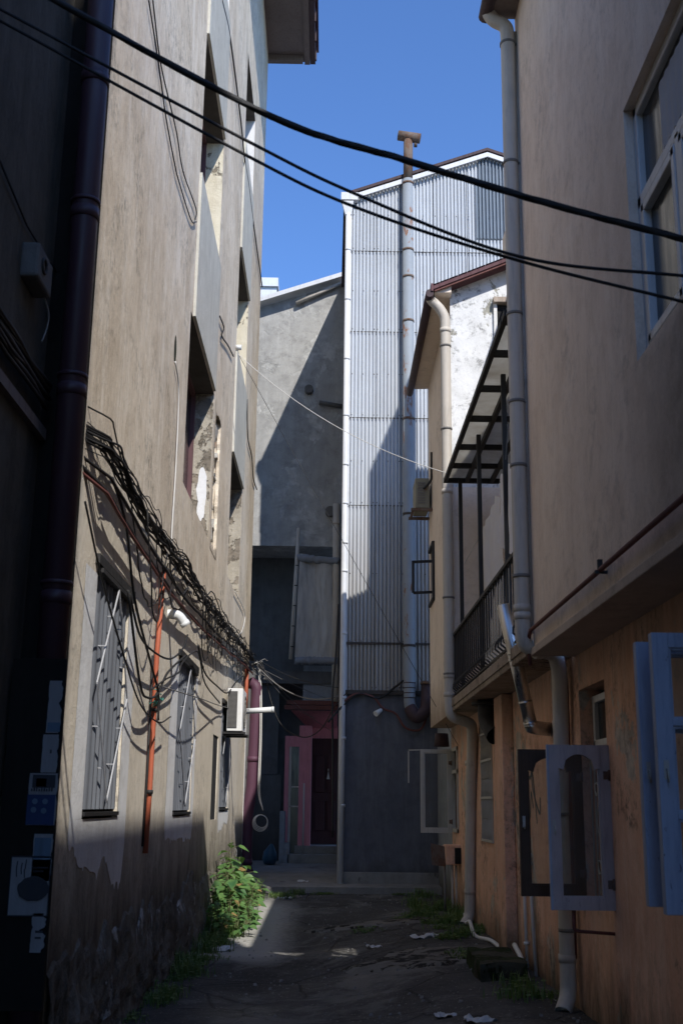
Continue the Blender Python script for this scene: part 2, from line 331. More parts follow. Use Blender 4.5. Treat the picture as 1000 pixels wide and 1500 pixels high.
def ground_mat():
    g=G('damp_dirty_asphalt'); p=g.pos
    n=g.noise(p,.8,9,.65,.3); f=g.noise(p,14,8,.75); gr=g.vor(p,70)
    c=g.mix(g.ramp(n,[(.35,0.),(.65,1.)]),(.030,.028,.027),(.075,.072,.067))
    c=g.mix(g.math('MULTIPLY',g.ramp(f,[(.5,0.),(.72,1.)]),.7),c,(.10,.096,.09))
    sp=g.noise(p,30,3,.6); c=g.mix(g.ramp(sp,[(.66,0.),(.70,1.)]),c,(.34,.32,.29))
    sp2=g.vor(g.scl(p,(1,1,1)),9); c=g.mix(g.ramp(sp2,[(.05,1.),(.09,0.)]),c,(.3,.28,.25))
    ck=g.vor(g.mix(.12,p,g.noise(p,3,6,.7),'ADD'),.8,'DISTANCE_TO_EDGE'); cf=g.ramp(ck,[(.0,1.),(.018,0.)]); c=g.mix(g.math('MULTIPLY',cf,.8),c,(.012,.012,.011))
    c=g.mix(g.math('MULTIPLY',g.ramp(gr,[(.0,1.),(.35,0.)]),.5),c,(.09,.087,.082))
    # sandy, worn patch of old concrete where the plants grow and mud elsewhere
    pn=g.noise(g.scl(p,(.7,.7,1)),.9,10,.7,.5); c=g.mix(g.math('MULTIPLY',g.ramp(pn,[(.53,0.),(.59,1.)]),.75),c,(.15,.143,.13))
    x=g.sepz(); lx=g.rng(g.math('ADD',x[0],g.math('MULTIPLY',g.math('SUBTRACT',f,.5),.6)),-.35,-.75)
    ly=g.math('MULTIPLY',g.rng(x[1],14.5,15.4),g.rng(x[1],21.5,20)); c=g.mix(g.math('MULTIPLY',g.math('MULTIPLY',lx,ly),.85),c,(.40,.385,.35))
    h=g.math('SUBTRACT',g.math('ADD',g.math('MULTIPLY',f,1.),g.math('MULTIPLY',gr,.35)),g.math('MULTIPLY',cf,1.2))
    wet=g.ramp(g.noise(p,.6,6,.6),[(.5,.9),(.68,.45)])
    return g.bsdf(c,wet,0,g.bump(h,.6,.03),.35)
M['ground']=ground_mat()

# ------------------------------------------------------------------ camera, light, sky
cam=bpy.data.cameras.new('Camera'); co=bpy.data.objects.new('Camera',cam); col.objects.link(co); sc.camera=co
cam.sensor_fit='VERTICAL'; cam.sensor_height=36.0; cam.sensor_width=24.0; cam.lens=1667/1500*36; cam.clip_end=2000; cam.clip_start=.05; cam.dof.use_dof=True; cam.dof.focus_distance=19; cam.dof.aperture_fstop=4.0
yaw,pitch,roll=R(.53),R(14.46),R(.7)
cy,sy=math.cos(yaw),math.sin(yaw); cp,sp=math.cos(pitch),math.sin(pitch)
fw=Vector((sy*cp,cy*cp,sp)); rt=Vector((cy,-sy,0)); up=Vector((-sy*sp,-cy*sp,cp))
r2=rt*math.cos(roll)+up*math.sin(roll); u2=up*math.cos(roll)-rt*math.sin(roll)
co.matrix_world=Matrix(((r2.x,u2.x,-fw.x,0),(r2.y,u2.y,-fw.y,0),(r2.z,u2.z,-fw.z,1.6),(0,0,0,1)))

SX,SY,SZ=-.43,1.0,-1.055           # direction the sunlight travels
sd=Vector((SX,SY,SZ)).normalized()
elev=math.asin(-sd.z); az=math.atan2(-sd.x,-sd.y)      # compass angle of the sun from +Y, clockwise
sun=bpy.data.lights.new('Sun','SUN'); so=bpy.data.objects.new('Sun',sun); col.objects.link(so)
sun.energy=5.0; sun.angle=R(.53); sun.color=(1,.965,.91); so.rotation_euler=sd.to_track_quat('-Z','Y').to_euler(); so.location=(6,-10,20)
w=bpy.data.worlds.new('World'); sc.world=w; w.use_nodes=True
nt=w.node_tree; bg=nt.nodes['Background']; sk=nt.nodes.new('ShaderNodeTexSky'); sk.sky_type='NISHITA'; sk.sun_disc=False
sk.sun_elevation=elev; sk.sun_rotation=az; sk.altitude=0; sk.air_density=1.0; sk.dust_density=.25; sk.ozone_density=2.5
tint=nt.nodes.new('ShaderNodeMix'); tint.data_type='RGBA'; tint.blend_type='MULTIPLY'; tint.inputs[0].default_value=1; tint.inputs[7].default_value=(.54,.74,1.04,1)
nt.links.new(sk.outputs[0],tint.inputs[6]); nt.links.new(tint.outputs[2],bg.inputs[0]); bg.inputs[1].default_value=.225
sc.view_settings.view_transform='Standard'; sc.view_settings.look='None'; sc.view_settings.exposure=0; sc.view_settings.gamma=1

def px_dir(px,py):
    d=fw+r2*((px-500)/1667)+u2*((750-py)/1667); return d
def onx(px,py,x):
    d=px_dir(px,py); t=x/d.x; return Vector((x,d.y*t,1.6+d.z*t))
def ony(px,py,y):
    d=px_dir(px,py); t=y/d.y; return Vector((d.x*t,y,1.6+d.z*t))

def spline(pts,n=8):
    pts=[Vector(p) for p in pts]
    if len(pts)<3:
        return [pts[0].lerp(pts[-1],i/n) for i in range(n+1)]
    out=[]
    P=[pts[0]*2-pts[1]]+pts+[pts[-1]*2-pts[-2]]
    for i in range(1,len(P)-2):
        a,b,c,d=P[i-1:i+3]
        for k in range(n):
            t=k/n; out.append(.5*((2*b)+(c-a)*t+(2*a-5*b+4*c-d)*t*t+(3*b-a-3*c+d)*t**3))
    out.append(pts[-1]); return out
def sag(a,b,s,n=14):
    a=Vector(a); b=Vector(b); return [a.lerp(b,i/n)-Vector((0,0,4*s*(i/n)*(1-i/n))) for i in range(n+1)]
def nz(x,y,z): return mn.noise(Vector((x,y,z)))

# ------------------------------------------------------------------ ground
def gh(x,y):
    a=min(1,max(0,(1.8-x)/2.3)); b=min(1,max(0,(21.5-y)/5.5)); a=a*a*(3-2*a); b=b*b*(3-2*b)
    base=-.25*a*b
    k=1 if (-2.6<x<2.6 and 3<y<22.4) else 0
    return base+k*(.030*nz(x*.9,y*.9,0)+.018*nz(x*3,y*3,4)+.008*nz(x*9,y*9,8))
xs=[-200,-60,-20,-8,-4,-2.7]+[-2.5+i*.1 for i in range(51)]+[2.7,4,8,20,60,200]
ys=[-200,-60,-20,-5,0,3,5]+[6+i*.1 for i in range(165)]+[22.6,24,27,32,45,80,200,400]
gb=MB(); nx=len(xs)
gb.raw([(x,y,gh(x,y)) for y in ys for x in xs],[(j*nx+i,j*nx+i+1,(j+1)*nx+i+1,(j+1)*nx+i) for j in range(len(ys)-1) for i in range(nx-1)],0,True)
tag(gb.build('ground',M['ground']),kind='structure')
# raised landing in front of the back houses, with a kerb
pv=MB()
pv.raw([(-3.2,22.42,-.3),(2.18,22.42,-.3),(2.18,22.42,.12),(-3.2,22.42,.10),(2.18,22.75,.13),(-3.2,22.75,.11),(2.18,28.2,.34),(-3.2,28.2,.34)],
       [(0,1,2,3),(3,2,4,5),(5,4,6,7)])
tag(pv.build('pavement',M['concrete']),kind='structure')
# worn concrete strips lying in the dirt
def slab_patch(name,cx,cy_,rx,ry,h,m,seed,n=40):
    b=MB(); top=[]; 
    for i in range(n):
        a=2*math.pi*i/n; k=1+.35*nz(math.cos(a)*1.7+seed,math.sin(a)*1.7,seed)+.12*nz(math.cos(a)*6+seed,math.sin(a)*6,3)
        x=cx+rx*k*math.cos(a); y=cy_+ry*k*math.sin(a); top.append((x,y))
    vs=[(cx,cy_,gh(cx,cy_)+h)]
    for fr,hh in ((.5,h),(.85,h*.9),(1.,-.03)):
        vs+=[(cx+(x-cx)*fr,cy_+(y-cy_)*fr,gh(cx+(x-cx)*fr,cy_+(y-cy_)*fr)+hh+.008*nz(x*5*fr,y*5*fr,2)) for x,y in top]
    fs=[(0,1+i,1+(i+1)%n) for i in range(n)]
    for r_ in range(2): fs+=[(1+r_*n+i,1+(r_+1)*n+i,1+(r_+1)*n+(i+1)%n,1+r_*n+(i+1)%n) for i in range(n)]
    b.raw(vs,fs,0,True); return tag(b.build(name,m),kind='structure')
M['sand']=plaster('sandy_rubble',(.17,.16,.145),(.25,.24,.215),(.34,.325,.3),(.07,.066,.06),streak=0,grime=None,bump=1.,patch=((.04,.038,.035),.52,3.5))
slab_patch('sand_patch',1.15,13.6,.95,.8,.035,M['sand'],1.3)
slab_patch('concrete_strip',.75,17.6,1.2,.22,.03,M['sand'],4.1)

# ------------------------------------------------------------------ tan house on the left
L=-1.79
tan=thing('tan_building','tall sunlit tan rendered block with deep windows along the left side of the alley','building',(L-3,16,0))
wy0,wy1,wz0,wz1=7.85,25.45,-.7,20.3
W=[(8.62,10.08,1.48,3.37,.045),(13.65,15.4,1.45,3.31,.045),(19.45,21.2,1.48,3.25,.045),
   (13.2,16.2,5.35,7.58,.34),(19.45,22.0,5.45,7.70,.34),(13.45,16.1,9.66,11.78,.34),(19.55,21.95,9.72,11.78,.34),
   (13.5,16.0,13.95,16.1,.34),(19.75,22.1,14.1,16.15,.34),(16.52,17.35,5.35,7.55,.16),(18.12,19.0,1.36,2.66,.02)]
mb=MB(); mb.wall((L,wy0,wz0),(0,1,0),(0,0,1),(1,0,0),wy1-wy0,wz1-wz0,[(a-wy0,b-wy0,c-wz0,d-wz0,e) for a,b,c,d,e in W])
mb.face([(L,wy1,wz0),(-9,wy1,wz0),(-9,wy1,wz1),(L,wy1,wz1)])
mb.face([(-9,wy0,wz0),(-9,wy0,wz1),(-9,wy1,wz1),(-9,wy1,wz0)]); mb.build('wall',M['tan'],tan)
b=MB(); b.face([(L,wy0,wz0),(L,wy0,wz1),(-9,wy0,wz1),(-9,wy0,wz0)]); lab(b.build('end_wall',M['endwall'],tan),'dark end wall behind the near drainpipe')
# rough foot of the wall: a battered, crumbling plinth
pb=MB(); ny,nz_=420,26; vs=[]
for j in range(nz_):
    for i in range(ny):
        y=wy0+.01+(25.3-wy0)*i/(ny-1); t=j/(nz_-1); z=-.45+t*(1.05+.35*nz(y*.8,0,3)+.18*nz(y*3.1,1,3))
        out=(.07+.07*nz(y*1.3,z*1.6,1)+.07*nz(y*4,z*4,6)+.04*nz(y*11,z*11,2))*(1-t)**.5+.004
        vs.append((L+max(.004,out) if t<1 else L-.01,y,z))
pb.raw(vs,[(j*ny+i,j*ny+i+1,(j+1)*ny+i+1,(j+1)*ny+i) for j in range(nz_-1) for i in range(ny-1)],0,False)
M['plinth']=plaster('crumbling_plinth',(.13,.115,.095),(.22,.20,.165),(.45,.43,.39),(.05,.045,.037),streak=.4,grime=None,bump=1.,patch=((.42,.41,.385),.575,1.7),mould=.9)
lab(pb.build('plinth',M['plinth'],tan),'crumbling dark foot of the wall')
# raised grey panels between the storeys
for (a,b,c,d) in ((13.4,16.12,7.6,9.64),(19.5,22.02,7.72,9.70),(13.45,16.02,11.8,13.93),(19.6,22.0,11.8,14.08)):
    s=MB(); s.box((L-.01,a,c),(L+.036,b,d)); s.build('panel',M['spandrel'],tan)
# lining of the sunlit far jambs
for a,b,c,d,e in W[3:9]:
    j=MB(); j.face([(L-.002,b-.004,c+.01),(L-.002,b-.004,d-.01),(L-.30,b-.004,d-.01),(L-.30,b-.004,c+.01)]); j.face([(L-.003,a+.01,c+.004),(L-.003,b-.006,c+.004),(L-.3,b-.006,c+.004),(L-.3,a+.01,c+.004)])
    j.build('jamb',M['roughjamb'] if c<6 else (M['jamb'] if c<13 else M['limewash']),tan)
    wn=MB(); x=L-.30
    wn.box((x-.05,a,c),(x+.03,a+.07,d)).box((x-.05,b-.08,c),(x+.03,b-.006,d)).box((x-.05,a,d-.07),(x+.03,b,d)).box((x-.05,a,c+.006),(x+.03,b,c+.08)).box((x-.04,(a+b)/2-.04,c),(x+.02,(a+b)/2+.04,d))
    f=wn.build('window',M['maroonframe'],tan); pn=MB(); pn.face([(x-.03,a,c),(x-.03,b,c),(x-.03,b,d),(x-.03,a,d)]); pn.build('pane',M['pane'],f)
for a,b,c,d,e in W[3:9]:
    j=MB(); j.face([(L-.001,a+.004,d-.004),(L-.30,a+.004,d-.004),(L-.30,b-.006,d-.004),(L-.001,b-.006,d-.004)]); j.build('soffit',M['soffit_shade'],tan)  # dark lining: shade under the lintels put into the colour
# broken white plaster left in the jamb of the first-floor window
wp=MB(); pts=[]; 
for i in range(26):
    a=2*math.pi*i/26; pts.append((L-.12+.07*math.cos(a)*(1+.5*nz(math.cos(a)*2,math.sin(a)*2,1)),16.188,6.0+.42*math.sin(a)*(1+.4*nz(math.cos(a)*2,math.sin(a)*2,5))))
wp.face(pts[::-1]); wp.build('plaster_patch',M['limewash'],tan)
# the broken-out chase full of rubble
rb=MB(); rb.face([(L-.155,16.5,5.3),(L-.155,17.4,5.3),(L-.155,17.4,7.6),(L-.155,16.5,7.6)])
rnd=random.Random(3); z=5.36
while z<7.5:
    h=rnd.uniform(.10,.24); y=16.52
    while y<17.33:
        ww=rnd.uniform(.15,.4); ww=min(ww,17.35-y)
        if ww>.05 and rnd.random()>.13:
            d=rnd.uniform(.0,.10); n=3
            b0=[(L-.16,y+.012,z+.012),(L-.16,y+ww-.012,z+.012),(L-.16,y+ww-.012,z+h-.012),(L-.16,y+.012,z+h-.012)]
            jj=lambda p,dx:(p[0]+dx+rnd.uniform(-.02,.02),p[1]+rnd.uniform(-.02,.02),p[2]+rnd.uniform(-.02,.02))
            t0=[jj(p,.16-d-.02) for p in b0]; rb.raw(b0+t0,[(4,5,6,7),(0,1,5,4),(1,2,6,5),(2,3,7,6),(3,0,4,7)],1 if rnd.random()<.22 else 0)
        y+=ww
    z+=h
rb.build('rubble_chase',[M['rubble'],M['brick']],tan)
# ragged plaster lips round the chase
lp=MB()
for side,y0 in ((1,16.5),(-1,17.37)):
    n=26; a=[]; b=[]
    for i in range(n):
        z=5.28+2.34*i/(n-1); a.append((L+.006,y0-side*.02,z)); b.append((L+.006,y0+side*(.012+.06*abs(nz(z*2.2,y0,1))+.08*max(0,nz(z*5,y0,2))),z))
    for i in range(n-1):
        q=[a[i],b[i],b[i+1],a[i+1]] if side>0 else [b[i],a[i],a[i+1],b[i+1]]
        lp.face(q); lp.face([b[i],(b[i][0]-.05,b[i][1]+side*.01,b[i][2]),(b[i+1][0]-.05,b[i+1][1]+side*.01,b[i+1][2]),b[i+1]][::side])
for zz,s in ((5.3,1),(7.6,-1)):
    n=12; 
    for i in range(n-1):
        ya=16.5+.87*i/(n-1); yb=16.5+.87*(i+1)/(n-1); fa=zz+s*(.05+.3*abs(nz(ya*2.5,zz,3))*(.4+abs(ya-16.93)*2)); fb=zz+s*(.05+.3*abs(nz(yb*2.5,zz,3))*(.4+abs(yb-16.93)*2))
        q=[(L+.006,ya,zz-s*.02),(L+.006,yb,zz-s*.02),(L+.006,yb,fb),(L+.006,ya,fa)]; lp.face(q if s>0 else q[::-1])
lp.build('plaster_edge',M['tan'],tan)
# ground-floor windows closed with ribbed sheet, behind diamond-pattern bars
def sheet_window(a,b,c,d,top=.1):
    s=MB(); x=L-.026; n=int((b-a)/.02); prof=[]
    for i in range(n+1):
        y=a+(b-a)*i/n; ph=((y-a)/.165)%1; prof.append((x+(.022 if ph<.32 else (.022*(1-(ph-.32)/.1) if ph<.42 else (0 if ph<.9 else .022*(ph-.9)/.1))),y))
    for i in range(n):
        (xa,ya),(xb,yb)=prof[i],prof[i+1]; s.face([(xa,ya,c+.07),(xb,yb,c+.07),(xb,yb,d-.05),(xa,ya,d-.05)])
    o=s.build('shutter_sheet',M['sheet'],tan)
    bk=MB(); bk.face([(L-.044,a,c),(L-.044,b,c),(L-.044,b,d),(L-.044,a,d)]); bk.build('window_back',M['dark'],tan)
    f=MB(); f.box((L-.05,a+.02,c+.02),(L+.02,b-.02,c+.05)).box((L-.05,a+.02,d-.05),(L+.045,b-.02,d-.015)).box((L-.05,a+.02,c+.03),(L-.036,a+.035,d-.03)).box((L-.05,b-.035,c+.03),(L-.036,b-.02,d-.03)); g=f.build('grille',M['black'],tan)
    m=(a+b)/2; zm=(c+d)/2+.05; xo=L+.04
    g2=MB()
    P=[(m,d-.06),(a+.06,zm),(m,c+.12),(b-.06,zm)]
    for i in range(4):
        p,q=P[i],P[(i+1)%4]; g2.bar((xo,p[0],p[1]),(xo,q[0],q[1]),.016,.011,(1,0,0))
    for (u,v,t) in ((0,1,.3),(0,1,.62),(1,2,.35),(1,2,.7),(2,3,.35),(2,3,.7),(3,0,.3),(3,0,.65)):
        p,q=P[u],P[v]; y=p[0]+(q[0]-p[0])*t; z=p[1]+(q[1]-p[1])*t; g2.bar((L-.03,y,z),(xo,y,z),.008,.008)
    g2.build('grille_bars',M['grille'],g)
    ld=MB(); ld.box((L-.01,a-.1,d+.0),(L+.035,b+.1,d+.075)); ld.build('lintel_strip',M['black'],tan)
for q in W[:3]: sheet_window(*q[:4])
sl=MB(); sl.face([(L-.015,18.12,1.36),(L-.015,19.0,1.36),(L-.015,19.0,2.66),(L-.015,18.12,2.66)]); lab(sl.build('dark_strip',M['dark'],tan),'dark upright strip under the air conditioner')  # flat dark strip set almost flush in the wall
# limewashed bands round the ground-floor windows, running down in drips
def surround(a,b,c,d,wl,wr,drop,seed,zb=None,xo=.004):
    s=MB()
    def strip(y0,y1,z0,z1,jl,jr,jb):
        n=36
        if jb:   # vertical columns with ragged lower ends
            k=150
            for i in range(k):
                ya=y0+(y1-y0)*i/k; yb=y0+(y1-y0)*(i+1)/k
                e=lambda y: z0-drop*(.66+.5*nz(y*1.6,seed,0)+.22*nz(y*4.,seed,2)+.22*max(0,nz(y*11,seed,4)))*min(1,max(.05,min(y-y0+.02,y1-y+.02)/.12))**.5
                s.face([(L+xo,ya,e(ya)),(L+xo,yb,e(yb)),(L+xo,yb,z1),(L+xo,ya,z1)])
        else:
            for i in range(n):
                za=z0+(z1-z0)*i/n; zb_=z0+(z1-z0)*(i+1)/n
                f=lambda z,s_: s_*(.025*nz(z*2,seed,7)+.014*nz(z*9,seed,9))
                s.face([(L+xo,y0+f(za,jl),za),(L+xo,y1+f(za,jr),za),(L+xo,y1+f(zb_,jr),zb_),(L+xo,y0+f(zb_,jl),zb_)])
    strip(a-wl,a-.002,c,d,1,0,0); strip(b+.002,b+wr,c,d,0,1,0); strip(a-wl,b+wr,c-.002,c-.001,0,0,1)
    return s.build('limewash_band',M['limewash'],tan)
surround(8.62,10.08,1.48,3.3,.42,.42,.62,1.2)
surround(13.65,15.4,1.45,3.25,.62,.30,.42,5.1)
surround(19.45,21.2,1.48,3.2,.1,.15,.35,9.3)
# corner strip painted white at the far end
cs=MB(); cs.box((L-.005,25.1,.35),(L+.006,25.462,3.4)); cs.build('corner_strip',M['limewash'],tan)
# projecting eave
ev=MB(); ev.box((-9.2,6,20.31),(-.86,25.75,20.5)); r=ev.build('roof',M['soffwood'],tan)
e2=MB(); e2.box((-.86,6,20.25),(-.72,25.78,20.7)); e2.build('fascia',M['soffwood'],r)
e3=MB(); e3.box((-.715,6,20.28),(-.58,25.8,20.62)); 
for i in range(14): e3.box((-.58,25.7-i*.75,20.3),(-.55,25.62-i*.75,20.66))
e3.build('gutter',M['gutterdark'],r)
e4=MB(); e4.box((-9.2,25.45,20.15),(-.9,25.62,20.305)); e4.build('soffit_beam',M['soffwood'],r)
e5=MB(); e5.face([(-9.3,5.9,22.4),(-.5,5.9,20.7),(-.5,25.9,20.7),(-9.3,25.9,22.4)]); e5.build('roof_covering',M['rooftile'],r)

# ------------------------------------------------------------------ dark house at the near left
dk=thing('dark_building','dark rendered house in deep shadow at the near left edge','building',(-5,-2,0))
d=MB(); X0=-2.11
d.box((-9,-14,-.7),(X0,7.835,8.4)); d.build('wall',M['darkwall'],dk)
# ledge carrying the cables
d=MB(); d.box((X0-.02,-3,4.12),(X0+.05,7.83,4.20)); d.build('ledge',M['soffwood'],dk)
jb=MB(); jb.box((X0-.01,7.02,5.02),(X0+.12,7.40,5.27)); o=jb.build('junction_box',M['backlow'],None,.02,loc=(X0,7.2,5.02)); tag(o,'grey concrete junction box on the dark wall at the left edge','junction box')
jb=MB(); jb.ring((X0+.125,7.15,5.15),(1,0,0),.05,.012); jb.build('ring',M['black'],o)

b=MB(); b.box((-2.09,7.572,.35),(-1.735,7.596,2.52)); o=b.build('added_board',M['endwall'],None,.004,loc=(-1.9,7.58,.35)); tag(o,'added black board behind the posters at the left, standing in for the shaded end wall','board')  # board added behind the posters, its black stands in for shade
# posters on the hidden end wall of the tan block
def poster(x0,x1,z0,z1,label,marks,mat='paper',torn=0):
    y=7.56; n=14; b=MB(); x0,x1=x0*.967,x1*.967; z0,z1=1.6+(z0-1.6)*.967,1.6+(z1-1.6)*.967
    L_=[(x0+torn*.3*abs(nz(i*.5,x0*5,1)),y,z0+(z1-z0)*i/n) for i in range(n+1)]; R_=[(x1-torn*.7*abs(nz(i*.45,x1*5,3)),y,z0+(z1-z0)*i/n) for i in range(n+1)]
    for i in range(n): b.face([L_[i],R_[i],R_[i+1],L_[i+1]])
    o=b.build('poster',M[mat],None,loc=((x0+x1)/2,y,z0)); tag(o,label,'poster')
    for (a,b_,c,d_,mm) in marks:
        k=MB(); k.face([(x0+(x1-x0)*a,y-.003,z0+(z1-z0)*c),(x0+(x1-x0)*b_,y-.003,z0+(z1-z0)*c),(x0+(x1-x0)*b_,y-.003,z0+(z1-z0)*d_),(x0+(x1-x0)*a,y-.003,z0+(z1-z0)*d_)]); k.build('print',M[mm],o)
    return o
poster(-1.90,-1.80,2.05,2.40,'tall narrow white notice with a blue foot, highest on the dark board',[(.1,.95,.02,.2,'cyan')],torn=.05)
poster(-1.915,-1.805,1.79,2.04,'plain narrow white notice just above the blue poster',[(.5,.6,.5,.6,'ink')],torn=.02)
o=poster(-1.985,-1.79,1.45,1.785,'blue poster with four pale discs under a photo strip, on the dark board',[(.12,.9,.72,.97,'ink'),(.25,.6,.74,.9,'cyan')],torn=.02)
k=MB(); k.face([(-1.92,7.554,1.457),(-1.742,7.554,1.457),(-1.742,7.554,1.645),(-1.92,7.554,1.645)]); k.build('blue_panel',M['paperblue'],o)
for i,(x,z) in enumerate(((-1.87,1.603),(-1.805,1.603),(-1.875,1.55),(-1.81,1.545))):
    k=MB(); k.face([(x+.018*math.cos(t*.4488),7.551,z+.018*math.sin(t*.4488)) for t in range(14)][::1]); k.build('disc',M['cyan'],o)
k=MB()
for i in range(9): k.box((-1.90+i*.016,7.549,1.665),(-1.891+i*.016,7.552,1.69 if i%3 else 1.682))
k.build('lettering',M['ink'],o)
o=poster(-1.925,-1.795,1.10,1.395,'white sheet with pale blue picture and small print, below the blue poster',[(.06,.9,.45,.92,'cyan')],torn=.02)
k=MB()
for r_ in range(2):
    for i in range(7-r_*2): k.box((-1.85+i*.014,7.554,1.19-r_*.022),(-1.841+i*.014,7.557,1.202-r_*.022))
k.build('lettering',M['ink'],o)
# lowest one is a framed notice with a black blot over it
o=poster(-2.06,-1.80,.88,1.255,'grey framed notice with a black blot across it, lowest whole sheet on the board',[(.0,.02,0,1,'ink'),(.98,1,0,1,'ink'),(0,1,0,.02,'ink'),(0,1,.975,1,'ink')])
k=MB(); k.face([(-1.84+.10*math.cos(t*.314)*(1+.15*nz(t*.7,1,1)),7.551,1.07+.075*math.sin(t*.314)*(1+.2*nz(t*.7,2,1))) for t in range(20)]); k.build('blot',M['ink'],o)
k=MB()
for i,(a,h) in enumerate(((0,.05),(.03,.04),(.055,.06),(0,-.045),(.03,-.03),(.05,-.05))): k.bar((-1.955+a,7.554,1.185),(-1.95+a,7.554,1.185+h),.006,.004,(0,1,0))
k.build('lettering',M['ink'],o)
poster(-1.90,-1.80,.66,.90,'torn scrap of white bill curling off the board near the ground',[(.3,.8,.5,.56,'ink'),(.3,.7,.35,.4,'ink')],torn=.09)

# ------------------------------------------------------------------ downpipes
def collar(mb,p,axis,r,h=.03):
    p=Vector(p); a=Vector(axis).normalized(); mb.tube([p-a*h/2,p+a*h/2],r,16)
def downpipe(label,pts,r,mat,joints=(),clamps=(),clampmat='pvcdark',group=None,wallx=None,mouth=False,name='downpipe'):
    P=[Vector(p) for p in pts]; base=P[-1]
    t=thing(name,label,'drainpipe',base,group)
    b=MB(); b.tube(P,r,18,cap=not mouth); b.build('pipe',M[mat],t)
    for q,ax in joints:
        c=MB(); collar(c,q,ax,r*1.09,r*.9); c.build('joint',M[mat],t)
    for q in clamps:
        c=MB(); collar(c,q,(0,0,1),r*1.13,.028)
        if wallx is not None: c.bar(q,(wallx if q[2]>2.9 else LW,q[1],q[2]),.02,.025)
        c.build('clamp',M[clampmat],t)
    return t
def bendpts(*seq,rad=.12,n=6):
    """poly-line with rounded corners"""
    P=[Vector(p) for p in seq]; out=[P[0]]
    for i in range(1,len(P)-1):
        a=(P[i-1]-P[i]); b=(P[i+1]-P[i]); k=min(rad,a.length*.45,b.length*.45); A=P[i]+a.normalized()*k; B=P[i]+b.normalized()*k
        for j in range(n+1):
            t=j/n; out.append(A*(1-t)**2+P[i]*2*t*(1-t)+B*t*t)
    out.append(P[-1]); return out
V=(0,0,1)
downpipe('thick dark maroon drainpipe running down the near left corner beside the posters',[(-1.87,7.70,13),(-1.87,7.70,.15)],.098,'maroon',
   joints=[((-1.87,7.70,z),V) for z in (2.95,4.45,5.85,7.0,9)],clamps=[(-1.87,7.70,z) for z in (3.05,4.56,5.95)],clampmat='maroon')
t=downpipe('plum coloured drainpipe with an open foot at the far corner of the tan block',
   bendpts((-1.73,25.36,4.22),(-1.585,25.28,4.12),(-1.60,25.28,2.9),(-1.63,25.28,1.9),(-1.70,25.28,1.35),(-1.70,25.28,.3),(-1.62,25.24,.12),(-1.38,25.1,.03),rad=.16),.125,'plum',
   joints=[((-1.612,25.28,2.55),V),((-1.70,25.28,.42),V)],mouth=True)
# white spout sticking out past the air conditioner
downpipe('short white overflow spout sticking out beside the white air conditioner',[(-1.5,20.75,3.22),(-.98,20.75,3.26)],.05,'pvcwhite',joints=[((-1.0,20.75,3.258),(1,0,0))],name='overflow_spout')
b=bendpts((-1.80,12.5,3.63),(-1.675,12.52,3.63),(-1.60,12.55,3.53),rad=.06)
t=downpipe('white plastic vent elbow poking out of the tan wall under the cables',b,.052,'pvcwhite',joints=[(b[1],b[2]-b[0]),(b[-1],b[-1]-b[-2])],mouth=True,name='vent_elbow')

# ------------------------------------------------------------------ corrugated tower at the end
F=23.2
ct=thing('corrugated_house','narrow tall house clad in pale corrugated sheets above a slate grey ground floor','building',(2,25,0))
gz=lambda x: 14.93+.37*(x-.25) if x<3.44 else 16.11-.36*(x-3.44)
def corr_sheet(x0,x1,z0f,z1f,y,per=.079,amp=.026,ph=0):
    s=MB(); xs_=[]; k=math.floor((x0+ph)/per)
    while k*per-ph<x1:
        for t,d in ((0,.75),(.08,1.),(.28,1.),(.44,.8),(.54,.1),(.64,-.8),(.74,-1.),(.84,-.8),(.94,.1)):
            x=k*per-ph+t*per
            if x0<=x<=x1: xs_.append((x,d))
        k+=1
    rows=6
    P=[]
    for j in range(rows+1):
        v=j/rows; P.append([(x,y-amp*d+.006*nz(x*1.3,v*3+z0f(x),5)+.003*nz(x*5,v*7+z0f(x),9),z0f(x)+(z1f(x)-z0f(x))*v) for x,d in xs_])
    for j in range(rows):
        for i in range(len(xs_)-1): s.face([P[j][i],P[j][i+1],P[j+1][i+1],P[j+1][i]],0,False)
    return s
Z=[3.86,4.80,7.73,9.68,11.67,13.61]
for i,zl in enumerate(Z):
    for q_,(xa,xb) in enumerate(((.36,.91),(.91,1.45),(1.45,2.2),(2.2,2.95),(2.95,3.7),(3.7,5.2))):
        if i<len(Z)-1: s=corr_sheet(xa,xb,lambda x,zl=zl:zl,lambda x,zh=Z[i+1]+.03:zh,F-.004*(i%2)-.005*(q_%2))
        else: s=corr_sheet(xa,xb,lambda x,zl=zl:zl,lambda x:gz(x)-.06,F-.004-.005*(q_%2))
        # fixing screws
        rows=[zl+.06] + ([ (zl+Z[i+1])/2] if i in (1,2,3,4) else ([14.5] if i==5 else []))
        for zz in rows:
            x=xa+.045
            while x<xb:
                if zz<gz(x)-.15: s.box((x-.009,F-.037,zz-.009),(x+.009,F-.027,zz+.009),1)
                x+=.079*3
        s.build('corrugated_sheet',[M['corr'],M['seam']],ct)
        sh=MB(); sh.box((xa,F-.030,zl-.008),(xb,F-.010,zl+.005)); sh.build('seam',M['seam'],ct)
s=corr_sheet(3.16,4.25,lambda x:13.95,lambda x:15.42+.0*x,F-.034,per=.079); lab(s.build('patch_sheet',M['corrdark'],ct),'darker bluish replacement sheet near the top')
s=corr_sheet(3.22,3.95,lambda x:15.40,lambda x:gz(x)-.05,F-.03,per=.079); s.build('patch_sheet',M['corrdark'],ct)
fb=MB(); fb.box((.25,F-.0,3.7),(.37,F+.05,14.95)); fb.build('corner_flashing',M['flash'],ct)
fb=MB(); fb.box((.27,F-.05,4.79),(5,F-.02,4.835)); fb.build('tie_rail',M['seam'],ct)
